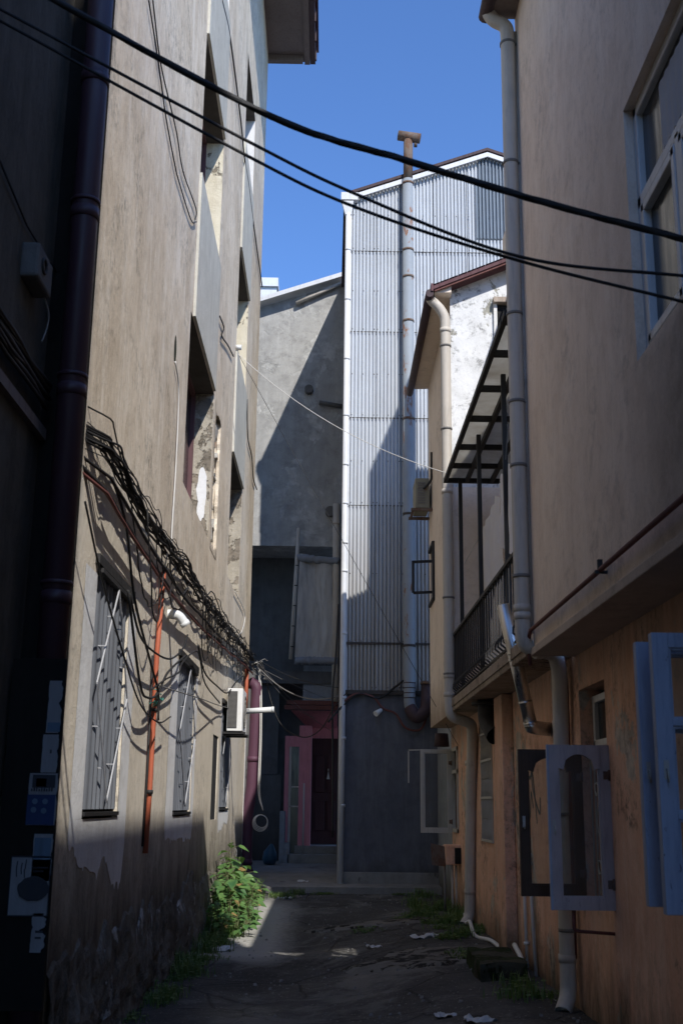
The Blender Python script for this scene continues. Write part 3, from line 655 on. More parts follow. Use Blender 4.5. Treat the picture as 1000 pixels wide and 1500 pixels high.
fb=MB(); fb.box((.27,F-.06,3.78),(5,F-.0,3.86)); fb.build('drip_rail',M['seam'],ct)
wl=MB(); wl.wall((.25,F+.03,-.1),(1,0,0),(0,0,1),(0,-1,0),4.9,4.0)
wl.face([(.26,F+.03,-.1),(.26,F+.03,14.9),(.26,27.75,14.9),(.26,27.75,-.1)]); wl.build('wall',M['grey'],ct)
pl=MB(); pl.box((.24,F-.05,-.2),(2.2,F+.02,.35)); pl.build('plinth',M['concrete'],ct,.01)
pl=MB(); pl.box((2.19,19.82,-.3),(2.6,F+.02,3.75)); lab(pl.build('side_wall',M['palegrey'],ct),'pale grey link wall on the right')
rf=MB()
for x0,x1,z0,z1 in ((.18,3.44,14.95,16.16),(3.44,7.5,16.16,14.7)):
    rf.raw([(x0,F-.12,z0-.02),(x1,F-.12,z1-.02),(x1,27.9,z1-.02),(x0,27.9,z0-.02),(x0,F-.12,z0+.05),(x1,F-.12,z1+.05),(x1,27.9,z1+.05),(x0,27.9,z0+.05)],[(0,3,2,1),(4,5,6,7),(0,1,5,4),(1,2,6,5),(2,3,7,6),(3,0,4,7)])
r=rf.build('roof',M['gutterdark'],ct)
vg=MB()
for x0,x1,z0,z1 in ((.36,3.44,14.96,16.10),(3.44,7.4,16.10,14.68)):
    vg.raw([(x0,F-.14,z0-.13),(x1,F-.14,z1-.13),(x1,F-.14,z1-.02),(x0,F-.14,z0-.02),(x0,F-.10,z0-.13),(x1,F-.10,z1-.13),(x1,F-.10,z1-.02),(x0,F-.10,z0-.02)],[(0,1,2,3),(5,4,7,6),(0,4,5,1),(3,2,6,7)])
vg.build('verge_board',M['flash'],r)
bx=MB(); bx.box((.12,F-.18,14.80),(.50,F-.02,14.98)); bx.raw([(.13,F-.16,14.45+.33),(.40,F-.16,14.78),(.40,F-.03,14.78),(.13,F-.03,14.78),(.22,F-.14,14.45),(.36,F-.14,14.45),(.36,F-.04,14.45),(.22,F-.04,14.45)],[(0,1,2,3),(4,7,6,5),(0,4,5,1),(1,5,6,2),(2,6,7,3),(3,7,4,0)])
hop=bx.build('gutter_box',M['flash'],r)
# its body behind (casts the long shadow on the back wall)
bd=MB(); bd.box((.30,F+.06,3.8),(7.2,27.7,14.86)); bd.build('back_block',M['corrdark'],ct)
downpipe('slim white drainpipe down the left edge of the corrugated house',[(.29,F-.09,14.5),(.28,F-.09,4.8),(.27,F-.1,.12)],.062,'flash',
  joints=[((.29,F-.09,z),V) for z in (13.6,12.4,11.0,9.7,8.6,7.75,6.9,6.3,5.0,3.7,2.9,1.6)])
lamp=thing('flood_lamp','small pale spot lamp fixed on the slate grey wall below the sheets','lamp',(1.0,F-.02,3.4))
b=MB(); b.tube([(1.05,F+.02,3.47),(1.05,F-.10,3.47)],.035,10); b.build('bracket',M['black'],lamp); b=MB(); b.tube([(1.06,F-.10,3.47),(.94,F-.2,3.38)],[.035,.06],12); b.build('lamp_head',M['pvcwhite'],lamp)
# flue
fl=thing('flue_pipe','tall blue grey rust patched flue with a rusty T cap against the corrugated front','flue',(1.62,F-.2,3.5))
b=MB(); yf=F-.2
b.tube(bendpts((1.62,yf,15.3),(1.62,yf,3.55),(1.72,yf-.02,3.38),rad=.2),.118,20); b.build('pipe',M['flue'],fl)
b=MB(); b.tube([(1.62,yf,15.28),(1.63,yf,16.3)],.105,18); lab(b.build('rusty_top',M['rustmetal'],fl),'rusty brown top length')
b=MB(); b.tube([(1.40,yf,16.43),(1.90,yf-.04,16.33)],.115,18,cap=True); b.tube([(1.76,yf,16.2),(1.83,yf,16.2)],.06,10); b.build('cap',M['rustmetal'],fl)
for z in (13.55,12.9,11.85,15.2,9.6,7.5,4.75):
    b=MB(); collar(b,(1.62,yf,z),V,.128,.05); b.bar((1.62,yf,z),(1.62,F,z),.03,.02); b.build('bracket',M['rustmetal'] if z>9 else M['seam'],fl)
for z in (4.0,3.9,3.8,3.7):
    b=MB(); collar(b,(1.62,yf,z),V,.124,.018); b.build('ring',M['gutterdark'],fl)
b=MB(); b.tube(bendpts((1.62,yf-.02,3.52),(1.75,yf-.1,3.28),(1.95,yf-.1,3.45),(1.98,yf-.05,4.0),rad=.16),.125,14); lab(b.build('sooty_bend',M['gutterdark'],fl),'sooty bent lower end')
b=MB(); collar(b,(1.98,yf-.05,4.0),V,.15,.06); b.build('ring',M['rustmetal'],fl)

# ------------------------------------------------------------------ back house
Bk=27.8
bh=thing('back_building','grey cement rendered house closing the alley, with a recessed loggia and a pink porch','building',(-1.5,29,0))
rz=lambda x: 14.34+.355*(x+1.87)
b=MB(); b.raw([(-7,Bk,7.9),(.3,Bk,7.9),(.3,Bk,rz(.3)),(-7,Bk,rz(-7))],[(0,1,2,3)]); b.face([(-7,Bk,7.9),(-7,Bk+1.6,7.9),(.3,Bk+1.6,7.9),(.3,Bk,7.9)]); b.build('wall',M['back'],bh)
b=MB(); b.box((-7,Bk-.05,7.86),(.24,Bk-.002,8.18)); b.build('ledge',M['back'],bh)
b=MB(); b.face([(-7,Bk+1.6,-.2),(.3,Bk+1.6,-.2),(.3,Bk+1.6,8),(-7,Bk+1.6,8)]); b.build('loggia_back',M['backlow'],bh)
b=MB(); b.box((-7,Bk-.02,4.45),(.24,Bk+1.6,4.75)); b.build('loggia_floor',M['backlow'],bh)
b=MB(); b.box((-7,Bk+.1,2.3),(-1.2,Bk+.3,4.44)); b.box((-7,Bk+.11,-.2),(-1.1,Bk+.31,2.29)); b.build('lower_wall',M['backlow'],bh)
b=MB(); b.box((-.62,Bk+.05,4.0),(.24,Bk+.2,4.9)); b.build('balcony_front',M['palegrey'],bh)
b=MB(); b.box((-1.0,Bk-.35,3.92),(.22,Bk+.2,4.02)).box((-1.05,Bk-.4,3.80),(.22,Bk-.3,3.9)); b.build('canopy_rail',M['redpipe'],bh)
b=MB(); b.raw([(-.9,Bk-.1,3.80),(.22,Bk-.1,3.80),(.22,Bk+.9,3.45),(-.5,Bk+.9,3.45)],[(0,3,2,1)]); b.build('porch_ceiling',M['pinkpaint'],bh)
b=MB(); b.face([(-.5,Bk+.9,2.9),(.24,Bk+.9,2.9),(.24,Bk+.9,3.5),(-.5,Bk+.9,3.5)])
b.face([(-1.02,Bk-.02,.5),(-.92,Bk-.02,.5),(-.92,Bk-.02,3.2),(-1.02,Bk-.02,3.2)]); b.face([(-.68,Bk-.02,.5),(-.39,Bk-.02,.5),(-.39,Bk-.02,3.45),(-.68,Bk-.02,3.45)])
b.face([(-.92,Bk-.02,2.95),(-.68,Bk-.02,2.95),(-.68,Bk-.02,3.2),(-.92,Bk-.02,3.2)]); b.face([(-.39,Bk-.02,.5),(-.39,Bk+.9,.5),(-.39,Bk+.9,3.45),(-.39,Bk-.02,3.45)])
b.face([(-1.02,Bk-.02,3.2),(-.68,Bk-.02,3.2),(-.68,Bk+.3,3.2),(-1.02,Bk+.3,3.2)])
b.build('porch_wall',M['pinkpaint'],bh)
b=MB(); b.face([(-.92,Bk+.04,.5),(-.68,Bk+.04,.5),(-.68,Bk+.04,2.95),(-.92,Bk+.04,2.95)]); w_=b.build('side_light',M['pane'],bh)
b=MB(); b.box((-.915,Bk-.0,.5),(-.86,Bk+.03,2.95)).box((-.92,Bk-.0,2.0),(-.68,Bk+.03,2.03)).box((-.92,Bk,1.55),(-.68,Bk+.03,1.58)); b.build('frame',M['pvc'],w_)
b=MB(); b.face([(-.39,Bk+.85,.7),(.24,Bk+.85,.7),(.24,Bk+.85,3.2),(-.39,Bk+.85,3.2)]); dr=b.build('door',M['reddoor'],bh)
b=MB()
for x0,x1,z0,z1 in ((-.3,-.06,1.0,1.7),(0,.2,1.0,1.7),(-.3,-.06,1.9,2.8),(0,.2,1.9,2.8)): b.box((x0,Bk+.80,z0),(x1,Bk+.845,z1))
b.build('door_panel',M['reddoor'],dr,.015)
b=MB(); b.raw([(-.02,Bk+.78,2.22),(.06,Bk+.78,2.22),(.02,Bk+.78,2.42)],[(0,1,2)]); b.tube([(.02,Bk+.78,2.42),(.02,Bk+.78,2.47)],.01,6); b.build('ornament',M['alu'],dr)
b=MB(); b.box((-.9,Bk-.5,.2),(.24,Bk+.9,.5)).box((-.75,Bk-.1,.5),(.24,Bk+.9,.68)); b.build('step',M['concrete'],bh,.01)
b=MB(); b.box((-1.09,Bk-.5,.2),(-.97,Bk-.1,1.46)).box((-.97,Bk-.5,.2),(-.85,Bk-.1,.75)); b.build('newel',M['palegrey'],bh,.01)
b=MB(); b.tube([(-.55,Bk-.12,.5),(-.55,Bk-.12,2.1)],.018,8); b.build('handrail',M['pvc'],bh)
r=MB(); r.raw([(-7,Bk-.35,rz(-7)+.02),(.22,Bk-.35,rz(.22)+.02),(.22,Bk+4,rz(.22)+.02),(-7,Bk+4,rz(-7)+.02),(-7,Bk-.35,rz(-7)+.14),(.22,Bk-.35,rz(.22)+.14),(.22,Bk+4,rz(.22)+.14),(-7,Bk+4,rz(-7)+.14)],[(0,3,2,1),(4,5,6,7),(0,1,5,4),(1,2,6,5),(2,3,7,6),(3,0,4,7)]); r.build('roof',M['flash'],bh)
r=MB(); r.tube([(-1.0,Bk-.12,rz(-.9)-.28),(.22,Bk-.12,rz(.22)-.06)],.05,8); r.build('gutter',M['pvc'],bh)
for (x,z,rr) in ((-.62,12.0,.11),(-.02,8.75,.13)):
    r=MB(); r.tube([(x,Bk-.18,z),(x,Bk+.02,z)],rr,16); r.build('vent_stub',M['backlow'],bh)
r=MB(); r.tube([(-.35,Bk-.1,11.65),(.24,Bk-.1,11.55)],.06,10); r.build('waste_pipe',M['backlow'],bh)
downpipe('grey pipe stump standing in the corner behind the white drainpipe',[(.13,Bk-.3,8.9),(.16,Bk-.3,4.0)],.09,'pvc',joints=[((.13,Bk-.3,8.4),V)],name='waste_stack')
# far white roof just over the ridge
hw=thing('distant_building','sliver of a pale roof showing over the grey back house','building',(-3,40,0))
b=MB(); b.box((-4.5,40,0),(-2.2,45,20.75)); b.box((-4.6,39.9,20.75),(-2.15,45.1,21.1)); b.build('wall',M['flash'],hw)
# tarpaulin in the loggia
tp=thing('tarpaulin','grayish white tarpaulin hung over the loggia of the back house','tarpaulin',(-.35,Bk-.2,5))
def cloth(P00,P10,P01,P11,nu,nv,fn):
    b=MB(); vs=[]
    for j in range(nv+1):
        for i in range(nu+1):
            u=i/nu; v=j/nv; p=(Vector(P00).lerp(P10,u)).lerp(Vector(P01).lerp(P11,u),v); vs.append(tuple(p+Vector(fn(u,v))))
    b.raw(vs,[(j*(nu+1)+i,j*(nu+1)+i+1,(j+1)*(nu+1)+i+1,(j+1)*(nu+1)+i) for j in range(nv) for i in range(nu)],0,True); return b
yT=Bk-.3
cl=cloth((-.83,yT,5.05),(.18,yT,4.95),(-.76,yT,7.60),(.22,yT,7.5),40,50,lambda u,v:(0,-.09*math.sin(u*9+v*2)*(.4+v*.6)-.05*nz(u*3,v*2.2,1)-.03*nz(u*9,v*5,2)-.10*math.exp(-((u-.25-.35*(1-v))**2)*60)*(1-v),.03*math.sin(u*7)))
cl.build('sheet',M['tarp'],tp)
for z0,z1,a in ((4.86,5.08,.06),(7.38,7.62,.05)):
    n=24; vs=[]
    b=MB(); b.tube([(-.82+1.02*i/n,yT-.05,(z0+z1)/2+.03*nz(i*.6,z0,1)-(.08*i/n if z0>6 else 0)) for i in range(n+1)],[.09+.03*nz(i*1.1,z0,2) for i in range(n+1)],10); b.build('rolled_hem',M['tarpblue'],tp)
b=MB(); b.tube([(-.93,yT-.04,5.0),(-.80,yT-.04,8.25)],.045,8); b.build('pole',M['pvc'],tp)
b=MB()
for i in range(5): collar(b,(-.92+.13*(i*.5+.3)/3.25,yT-.04,5.3+i*.5),V,.048,.025)
b.build('clips',M['black'],tp)

# ------------------------------------------------------------------ gable house on the right (third from the camera)
U=1.75; LW=2.1
gh_=thing('gable_house','peach house with a white limed gable, maroon roof and orange ground floor','building',(4,17.8,0))
Y0,Y1=15.9,19.75
ez=lambda x: 9.10+.43*(x-1.5)
b=MB(); b.raw([(U,Y0,2.9),(5.2,Y0,2.9),(5.2,Y0,ez(4.5)-.3),(4.5,Y0,ez(4.5)-.02),(U,Y0,ez(U)-.02)],[(0,1,2,3,4)]); b.build('gable_wall',M['white'],gh_)
b=MB(); b.raw([(U+.002,Y0-.004,2.9),(5.2,Y0-.004,2.9),(5.2,Y0-.004,6.1),(U+.002,Y0-.004,6.1)],[(0,1,2,3)]); lab(b.build('balcony_wall',M['peach'],gh_),'peach lower part of the gable behind the balcony')
b=MB(); ops=[(18.75-Y0,19.55-Y0,4.95-2.9,5.95-2.9)]
b.wall((U,Y0,2.9),(0,1,0),(0,0,1),(-1,0,0),Y1-Y0,6.28,ops,.15); b.face([(U,Y1,2.9),(U,Y1,9.1),(5,Y1,10),(5,Y1,2.9)])
b.face([(U,Y0,2.9),(U,Y1,2.9),(LW+.02,Y1,2.9),(LW+.02,Y0,2.9)]); b.build('side_wall',M['peach'],gh_)
b=MB(); b.face([(U+.14,18.75,4.95),(U+.14,19.55,4.95),(U+.14,19.55,5.95),(U+.14,18.75,5.95)]); wn=b.build('window',M['pane'],gh_)
b=MB()
for (p,q) in (((1.42,19.2,5.68),(1.78,19.2,5.70)),((1.42,19.2,5.14),(1.78,19.2,5.16)),((1.42,19.2,5.14),(1.42,19.2,5.7)),((1.78,19.2,5.14),(1.78,19.2,5.7))): b.bar(p,q,.03,.045)
b.bar((U-.02,18.75,5.95),(U-.02,18.75,4.95),.05,.05); b.bar((U-.02,18.75,5.93),(U-.02,19.55,5.93),.05,.05); b.bar((U-.02,18.75,4.97),(U-.02,19.55,4.97),.05,.05); b.build('open_sash',M['black'],wn)
ops=[(18.72-Y0,19.52-Y0,1.2,2.55)]
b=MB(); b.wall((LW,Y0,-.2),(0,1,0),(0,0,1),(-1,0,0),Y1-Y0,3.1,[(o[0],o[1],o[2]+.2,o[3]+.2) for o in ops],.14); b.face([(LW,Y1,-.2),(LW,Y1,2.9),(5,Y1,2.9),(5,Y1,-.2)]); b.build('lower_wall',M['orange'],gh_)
b=MB(); b.face([(LW+.13,18.72,1.2),(LW+.13,19.52,1.2),(LW+.13,19.52,2.55),(LW+.13,18.72,2.55)]); wn=b.build('window',M['pane'],gh_)
b=MB(); x=LW
for p,q in (((x,18.75,1.2),(x,18.75,2.55)),((x,19.49,1.2),(x,19.49,2.55)),((x,18.72,2.52),(x,19.52,2.52)),((x,18.72,1.23),(x,19.52,1.23)),((x,18.72,2.16),(x,19.52,2.16))): b.bar(p,q,.06,.06)
b.build('frame',M['alu'],wn,.004)
def sash(parent,x0,x1,z0,z1,y,wd,mat,arch=False,bars=(),glass=True,th=.045,bevel=.004,label=None,skew=0):
    """casement leaf standing out at right angles to the wall, facing the camera"""
    b=MB(); yb=y+skew
    B=lambda a0,a1,c0,c1: b.raw([(x,yy+skew*(x1-x)/(x1-x0),z) for yy in (y-th/2,y+th/2) for (x,z) in ((a0,c0),(a1,c0),(a1,c1),(a0,c1))],[(0,1,2,3),(4,7,6,5),(0,4,5,1),(1,5,6,2),(2,6,7,3),(3,7,4,0)])
    B(x0,x0+wd,z0,z1); B(x1-wd,x1,z0,z1); B(x0+wd,x1-wd,z0,z0+wd*1.15); B(x0+wd,x1-wd,z1-wd*.9,z1)
    for z in bars: B(x0+wd,x1-wd,z-.018,z+.018)
    if arch:
        n=16; w_=x1-x0-2*wd
        for i in range(n):
            def low(u):
                k=abs(u-.5)*2
                return z1-wd*.9-(.0 if k<.0 else 0)-(.115*(k**2) if k<.72 else .085+.035*(1-(k-.72)/.28) if k<.8 else .105)
            ua,ub=i/n,(i+1)/n; xa=x0+wd+w_*ua; xb=x0+wd+w_*ub
            za,zb=low(ua),low(ub)
            b.raw([(xa,y-th/2,za),(xb,y-th/2,zb),(xb,y-th/2,z1-wd*.9),(xa,y-th/2,z1-wd*.9),(xa,y+th/2,za),(xb,y+th/2,zb),(xb,y+th/2,z1-wd*.9),(xa,y+th/2,z1-wd*.9)],[(0,1,2,3),(4,7,6,5),(0,4,5,1)])
    o=b.build('sash',M[mat],parent,bevel)
    bd=MB(); q=wd+.012
    if not arch:
        lv=[z0+wd*1.15]+list(bars)+[z1-wd*.9]
        for za,zb in zip(lv,lv[1:]):
            za+=.018 if za in bars else 0; zb-=.018 if zb in bars else 0
            for (a0,a1,c0,c1) in ((x0+wd,x0+q,za,zb),(x1-q,x1-wd,za,zb),(x0+q,x1-q,za,za+.012),(x0+q,x1-q,zb-.012,zb)): bd.box((a0,y-th*.28,c0),(a1,y+th*.2,c1))
    else:
        for (a0,a1,c0,c1) in ((x0+wd,x0+q,z0+wd*1.15,z1-wd*.9-.11),(x1-q,x1-wd,z0+wd*1.15,z1-wd*.9-.11),(x0+q,x1-q,z0+wd*1.15,z0+wd*1.15+.012)): bd.box((a0,y-th*.28,c0),(a1,y+th*.2,c1))
    bd.build('glazing_bead',M[mat],o)
    for z in (z0+.18,z1-.22):
        hd=MB(); hd.tube([(x1-.006,y-th*.5-.005,z-.04),(x1-.006,y-th*.5-.005,z+.04)],.010,8); hd.box((x1-.05,y-th*.5-.004,z-.03),(x1-.006,y-th*.5-.0005,z+.03)); hd.build('hinge',M['rustmetal'],o)
    hb=MB(); zc=(z0+z1)/2; hb.box((x0+wd*.3,y-th*.5-.006,zc-.045),(x0+wd*.6,y-th*.5-.0005,zc+.045)); hb.tube([(x0+wd*.45,y-th*.5-.002,zc),(x0+wd*.45,y-th*.5-.03,zc),(x0+wd*.45,y-th*.5-.032,zc-.06)],.006,6); hb.build('catch',M['alu'],o)
    if label: lab(o,label)
    if glass:
        g=MB(); g.face([(x0+wd*.9,y+skew*(x1-x0-wd)/(x1-x0),z0+wd),(x1-wd*.9,y+skew*wd/(x1-x0),z0+wd),(x1-wd*.9,y+skew*wd/(x1-x0),z1-wd*.8),(x0+wd*.9,y+skew*(x1-x0-wd)/(x1-x0),z1-wd*.8)]); g.build('pane',M['glass'],o)
    return o
sash(gh_,1.55,2.07,1.18,2.53,19.48,.065,'alu')
b=MB(); b.bar((1.36,19.6,2.5),(1.36,19.6,1.98),.02,.02); b.bar((1.36,19.6,2.52),(1.56,19.5,2.52),.015,.015); b.build('window_stay',M['alu'],gh_)
b=MB(); b.tube([(1.95,19.9,2.6),(1.95,19.9,2.82)],[.13,.11],12); o=b.build('bucket',M['gutterdark'],None,loc=(1.95,19.9,2.6)); tag(o,'dark pot standing on the top of the open pale casement','pot')
# roof
def roof_slab(pts,th,name,mat,parent):
    b=MB(); n=len(pts); v=[(p[0],p[1],p[2]) for p in pts]+[(p[0],p[1],p[2]+th) for p in pts]
    b.raw(v,[tuple(reversed(range(n))),tuple(range(n,2*n))]+[(i,(i+1)%n,n+(i+1)%n,n+i) for i in range(n)]); return b.build(name,M[mat],parent)
rf=roof_slab([(1.47,15.62,ez(1.47)),(4.5,15.62,ez(4.5)),(4.5,19.82,ez(4.5)),(1.47,19.82,ez(1.47))],.07,'roof','rooftile',gh_)
b=MB(); n=22
for i in range(n):
    x=1.44+3.0*i/n; b.raw([(x,15.6,ez(x)+.071),(x+.13,15.6,ez(x+.13)+.071),(x+.13,15.72,ez(x+.13)+.095),(x,15.72,ez(x)+.095)],[(0,1,2,3)])
b.box((1.44,15.6,ez(1.44)-.02),(1.475,19.83,ez(1.44)+.10)); b.build('verge_tiles',M['rooftile'],rf)
b=MB(); b.raw([(1.5,Y0-.26,ez(1.5)-.035),(2.9,Y0-.26,ez(2.9)-.035),(2.9,Y0-.23,ez(2.9)-.035),(1.5,Y0-.23,ez(1.5)-.035),(1.5,Y0-.26,ez(1.5)+.03),(2.9,Y0-.26,ez(2.9)+.03),(2.9,Y0-.23,ez(2.9)+.03),(1.5,Y0-.23,ez(1.5)+.03)],[(0,1,5,4),(0,3,2,1),(2,3,7,6)]); b.build('verge_trim',M['redpipe'],rf)
b=MB(); b.raw([(1.5,15.7,ez(1.5)-.03),(1.5,19.8,ez(1.5)-.03),(U+.01,19.8,ez(1.5)-.02),(U+.01,15.7,ez(1.5)-.02)],[(0,1,2,3)]); b.raw([(1.5,15.7,ez(1.5)-.03),(U,15.7,ez(1.5)-.02),(U,15.7,ez(U)+0.0),(1.5,15.7,ez(1.5)+0.0)],[(0,1,2,3)]); b.raw([(U,15.7,ez(1.5)-.02),(U,15.9,ez(1.5)-.02),(U,15.9,ez(U)),(U,15.7,ez(U))],[(0,1,2,3)]); b.build('boxed_eave',M['peach'],rf)
gpts=[(1.42,15.62,ez(1.42)-.04),(1.42,19.85,ez(1.42)-.06)]
b=MB(); b.tube(gpts,.062,10); b.build('gutter',M['gutterdark'],rf)
# unseen storey and slab added on the roof to shape the corrugated front's shadow
b=MB(); b.box((3.2,17.5,9.0),(6,19.8,12.15)); b.build('shadow_storey',M['peach'],gh_)
b=MB(); b.box((3.22,17.52,12.15),(3.42,19.4,14.42)); b.build('shadow_slab',M['brick'],gh_)
# concrete window head on the gable and its dark opening
b=MB(); b.box((2.40,Y0-.12,8.98),(3.3,Y0+.02,9.06)); lh=b.build('window_head',M['sill'],gh_)
b=MB(); b.box((2.46,Y0-.012,8.2),(3.2,Y0+.02,8.97)); b.build('window_void',M['dark'],gh_)
b=MB(); b.box((2.405,Y0-.05,8.1),(2.455,Y0+.02,8.975)); b.build('window_jamb',M['limewash'],gh_)
b=MB(); b.box((2.6,Y0-.04,8.80),(3.2,Y0-.02,8.86)).box((2.55,Y0-.04,8.6),(3.2,Y0-.02,8.64)); b.build('window_rail',M['pvc'],gh_)
# its drainpipe
pts=bendpts((1.44,15.75,ez(1.42)-.06),(1.46,15.78,8.98),(1.60,15.80,8.84),(1.665,15.80,8.7),(1.665,15.80,3.0),(1.68,15.82,2.80),(1.98,15.95,2.72),(2.02,16.2,2.55),(2.03,16.6,1.6),(2.02,16.85,.12),(1.93,16.75,.0),rad=.09)
downpipe('grey drainpipe down the corner between the white gable and the peach side wall',pts,.075,'pvc',joints=[((1.665,15.80,z),V) for z in (8.5,6.0,3.35,3.1)]+[((2.02,16.45,2.2),V),((2.025,16.8,.45),V)],clamps=[(1.665,15.8,z) for z in (8.25,6.95,4.45,3.38)],wallx=U,mouth=True)

# old air conditioner on the peach wall
def aircon(name,label,x0,x1,y0,y1,z0,z1,mat,facing,cat='air conditioner'):
    t=thing(name,label,cat,((x0+x1)/2,(y0+y1)/2,z0))
    b=MB(); b.box((x0,y0,z0),(x1,y1,z1)); b.build('casing',M[mat],t,.012); return t
ac=aircon('air_conditioner','old dirty air conditioner on a rusty bracket high on the peach house side',1.46,1.70,19.1,19.72,6.62,7.16,'acold',1)
b=MB()
for i in range(9): b.box((1.50,19.085,6.70+i*.045),(1.63,19.097,6.725+i*.045))
b.build('grille',M['pvcdark'],ac)
b=MB(); b.box((1.38,19.05,6.56),(1.75,19.11,6.605)).box((1.38,19.68,6.56),(1.75,19.74,6.605)).box((1.4,19.1,6.58),(1.44,19.7,6.60)); b.build('bracket',M['rustmetal'],ac)
b=MB(); b.tube(bendpts((1.60,19.05,6.95),(1.66,19.0,7.0),(1.73,19.0,7.1),(1.735,19.0,7.6),rad=.06),.022,8); b.build('hose',M['black'],ac)
# white one on the tan wall
ac=aircon('air_conditioner','white air conditioner with a dark coil end, bracketed to the sunlit tan wall',-1.72,-1.46,19.62,20.5,2.80,3.52,'acwhite',1)
b=MB(); b.box((-1.705,19.605,2.86),(-1.55,19.622,3.47)); c=b.build('coil',M['mesh'],ac)
b=MB()
for i in range(30):
    z=2.87+i*.0205; b.bar((-1.70,19.602,z),(-1.555,19.602,z),.004,.006)
for i in range(8): b.bar((-1.695+i*.0205,19.600,2.86),(-1.695+i*.0205,19.600,3.47),.003,.004)
b.build('mesh',M['pvcdark'],c)
b=MB(); b.ring((-1.452,20.06,3.15),(1,0,0),.27,.012,28); b.ring((-1.452,20.06,3.15),(1,0,0),.17,.008,24); b.ring((-1.452,20.06,3.15),(1,0,0),.08,.008,18)
for k in range(6): a=k*math.pi/3; b.bar((-1.452,20.06,3.15),(-1.452,20.06+.27*math.cos(a),3.15+.27*math.sin(a)),.01,.008)
b.build('fan_grille',M['pvcdark'],ac)
b=MB(); b.box((-1.79,19.66,2.735),(-1.40,19.70,2.79)).box((-1.79,20.42,2.735),(-1.40,20.46,2.79)).box((-1.78,19.60,2.755),(-1.42,20.5,2.775)); b.build('bracket',M['black'],ac)

# ------------------------------------------------------------------ balcony house (recessed)
bl=thing('balcony_house','low orange house with a railed upper balcony between the gable and the near house','building',(3,12.8,0))
RX=2.95
b=MB(); zt=lambda y: 10.19-.28*(Y0-y)  # unseen wall top, sloped to place its shadow on gable and ground
b.raw([(RX,9.75,2.9),(RX,Y0-.01,2.9),(RX,Y0-.01,zt(Y0)),(RX,9.75,zt(9.75))],[(0,3,2,1)]); b.raw([(RX,9.75,zt(9.75)),(RX,Y0-.01,zt(Y0)),(6,Y0-.01,zt(Y0)+.4),(6,9.75,zt(9.75)+.4)],[(0,3,2,1)]); b.build('upper_wall',M['pink'],bl)
b=MB(); b.box((RX-.012,13.3,4.2),(RX+.01,14.2,6.0)); b.build('window',M['pane'],bl)
ops=[(14.86,15.82,1.2,2.74)]
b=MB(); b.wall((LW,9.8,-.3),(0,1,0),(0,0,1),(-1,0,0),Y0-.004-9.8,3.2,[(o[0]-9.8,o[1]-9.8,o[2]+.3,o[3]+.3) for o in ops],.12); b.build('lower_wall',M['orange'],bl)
b=MB(); b.face([(LW+.11,14.86,1.2),(LW+.11,15.82,1.2),(LW+.11,15.82,2.74),(LW+.11,14.86,2.74)]); wn=b.build('window',M['pane'],bl)
b=MB()
for i in range(10):
    y=14.84+i*1.0/9; b.bar((LW-.01,y,1.16),(LW-.01,y,2.80),.016,.016)
for z in (1.18,1.72,2.2,2.55,2.78): b.bar((LW-.015,14.82,z),(LW-.015,15.86,z),.02,.03)
for row in range(4):
    z0=(1.2,1.74,2.22,2.57)[row]; z1=(1.70,2.18,2.53,2.77)[row]
    for i in range(9):
        y=14.84+i/9*1.0; b.bar((LW-.02,y,z0),(LW-.02,y+.111,z1),.008,.012); b.bar((LW-.02,y+.111,z0),(LW-.02,y,z1),.008,.012)
b.build('folding_grille',M['alu'],wn)
b=MB(); b.box((LW-.13,13.12,-.3),(LW-.002,13.72,2.86)); b.build('pilaster',M['orange'],bl,.01)
b=MB(); b.box((1.70,9.85,2.87),(RX-.01,Y0-.008,2.965)); bs=b.build('balcony_slab',M['slab'],bl,.01)
b=MB(); b.box((1.685,9.85,2.93),(1.72,Y0-.01,3.03)); b.build('slab_edge',M['slab'],bs)
ral=MB(); rx=1.74
ral.bar((rx,9.9,3.92),(rx,15.86,3.92),.05,.035); ral.bar((rx,9.9,3.10),(rx,15.86,3.10),.025,.02)
y=10.05
while y<15.85:
    ral.tube([(rx,y,3.91),(rx,y,3.28),(rx-.045,y,3.21),(rx-.05,y,3.16),(rx+.01,y,3.11),(rx+.02,y,3.06),(rx-.02,y,3.0),(rx-.02,y,2.97)],.011,6); y+=.19
b=ral.build('railing',M['black'],bl)
# laundry
def laundry(label,y0,y1,zt0,zt1,zb0,zb1,seed,x=1.86):
    b=cloth((x,y0,zb0),(x,y1,zb1),(x,y0,zt0),(x,y1,zt1),46,30,lambda u,v:((.045*math.sin(u*26+seed+v)*(1.15-v*.55)+.05*nz(u*4,v*2,seed)),.02*nz(u*6,v*3,seed+3),-.06*abs(math.sin(u*3.14159*5))*v**4))
    o=b.build('hanging_sheet',M['cloth'],None,loc=(x,(y0+y1)/2,zb0)); tag(o,label,'laundry'); return o
laundry('white sheet hanging farther along the balcony, straight edged and long',13.75,11.95,4.98,5.0,3.2,3.15,2.1)
laundry('white sheet nearest the grey drainpipe on the balcony line, hanging at a slant',11.9,10.1,5.02,5.05,4.35,3.7,5.5,1.83)
b=MB(); b.tube(sag((1.9,15.8,4.95),(1.9,9.85,5.08),.03),.006,6); tag(b.build('clothes_line',M['cablewhite']),'thin white clothes line strung along the balcony above the sheets','line')
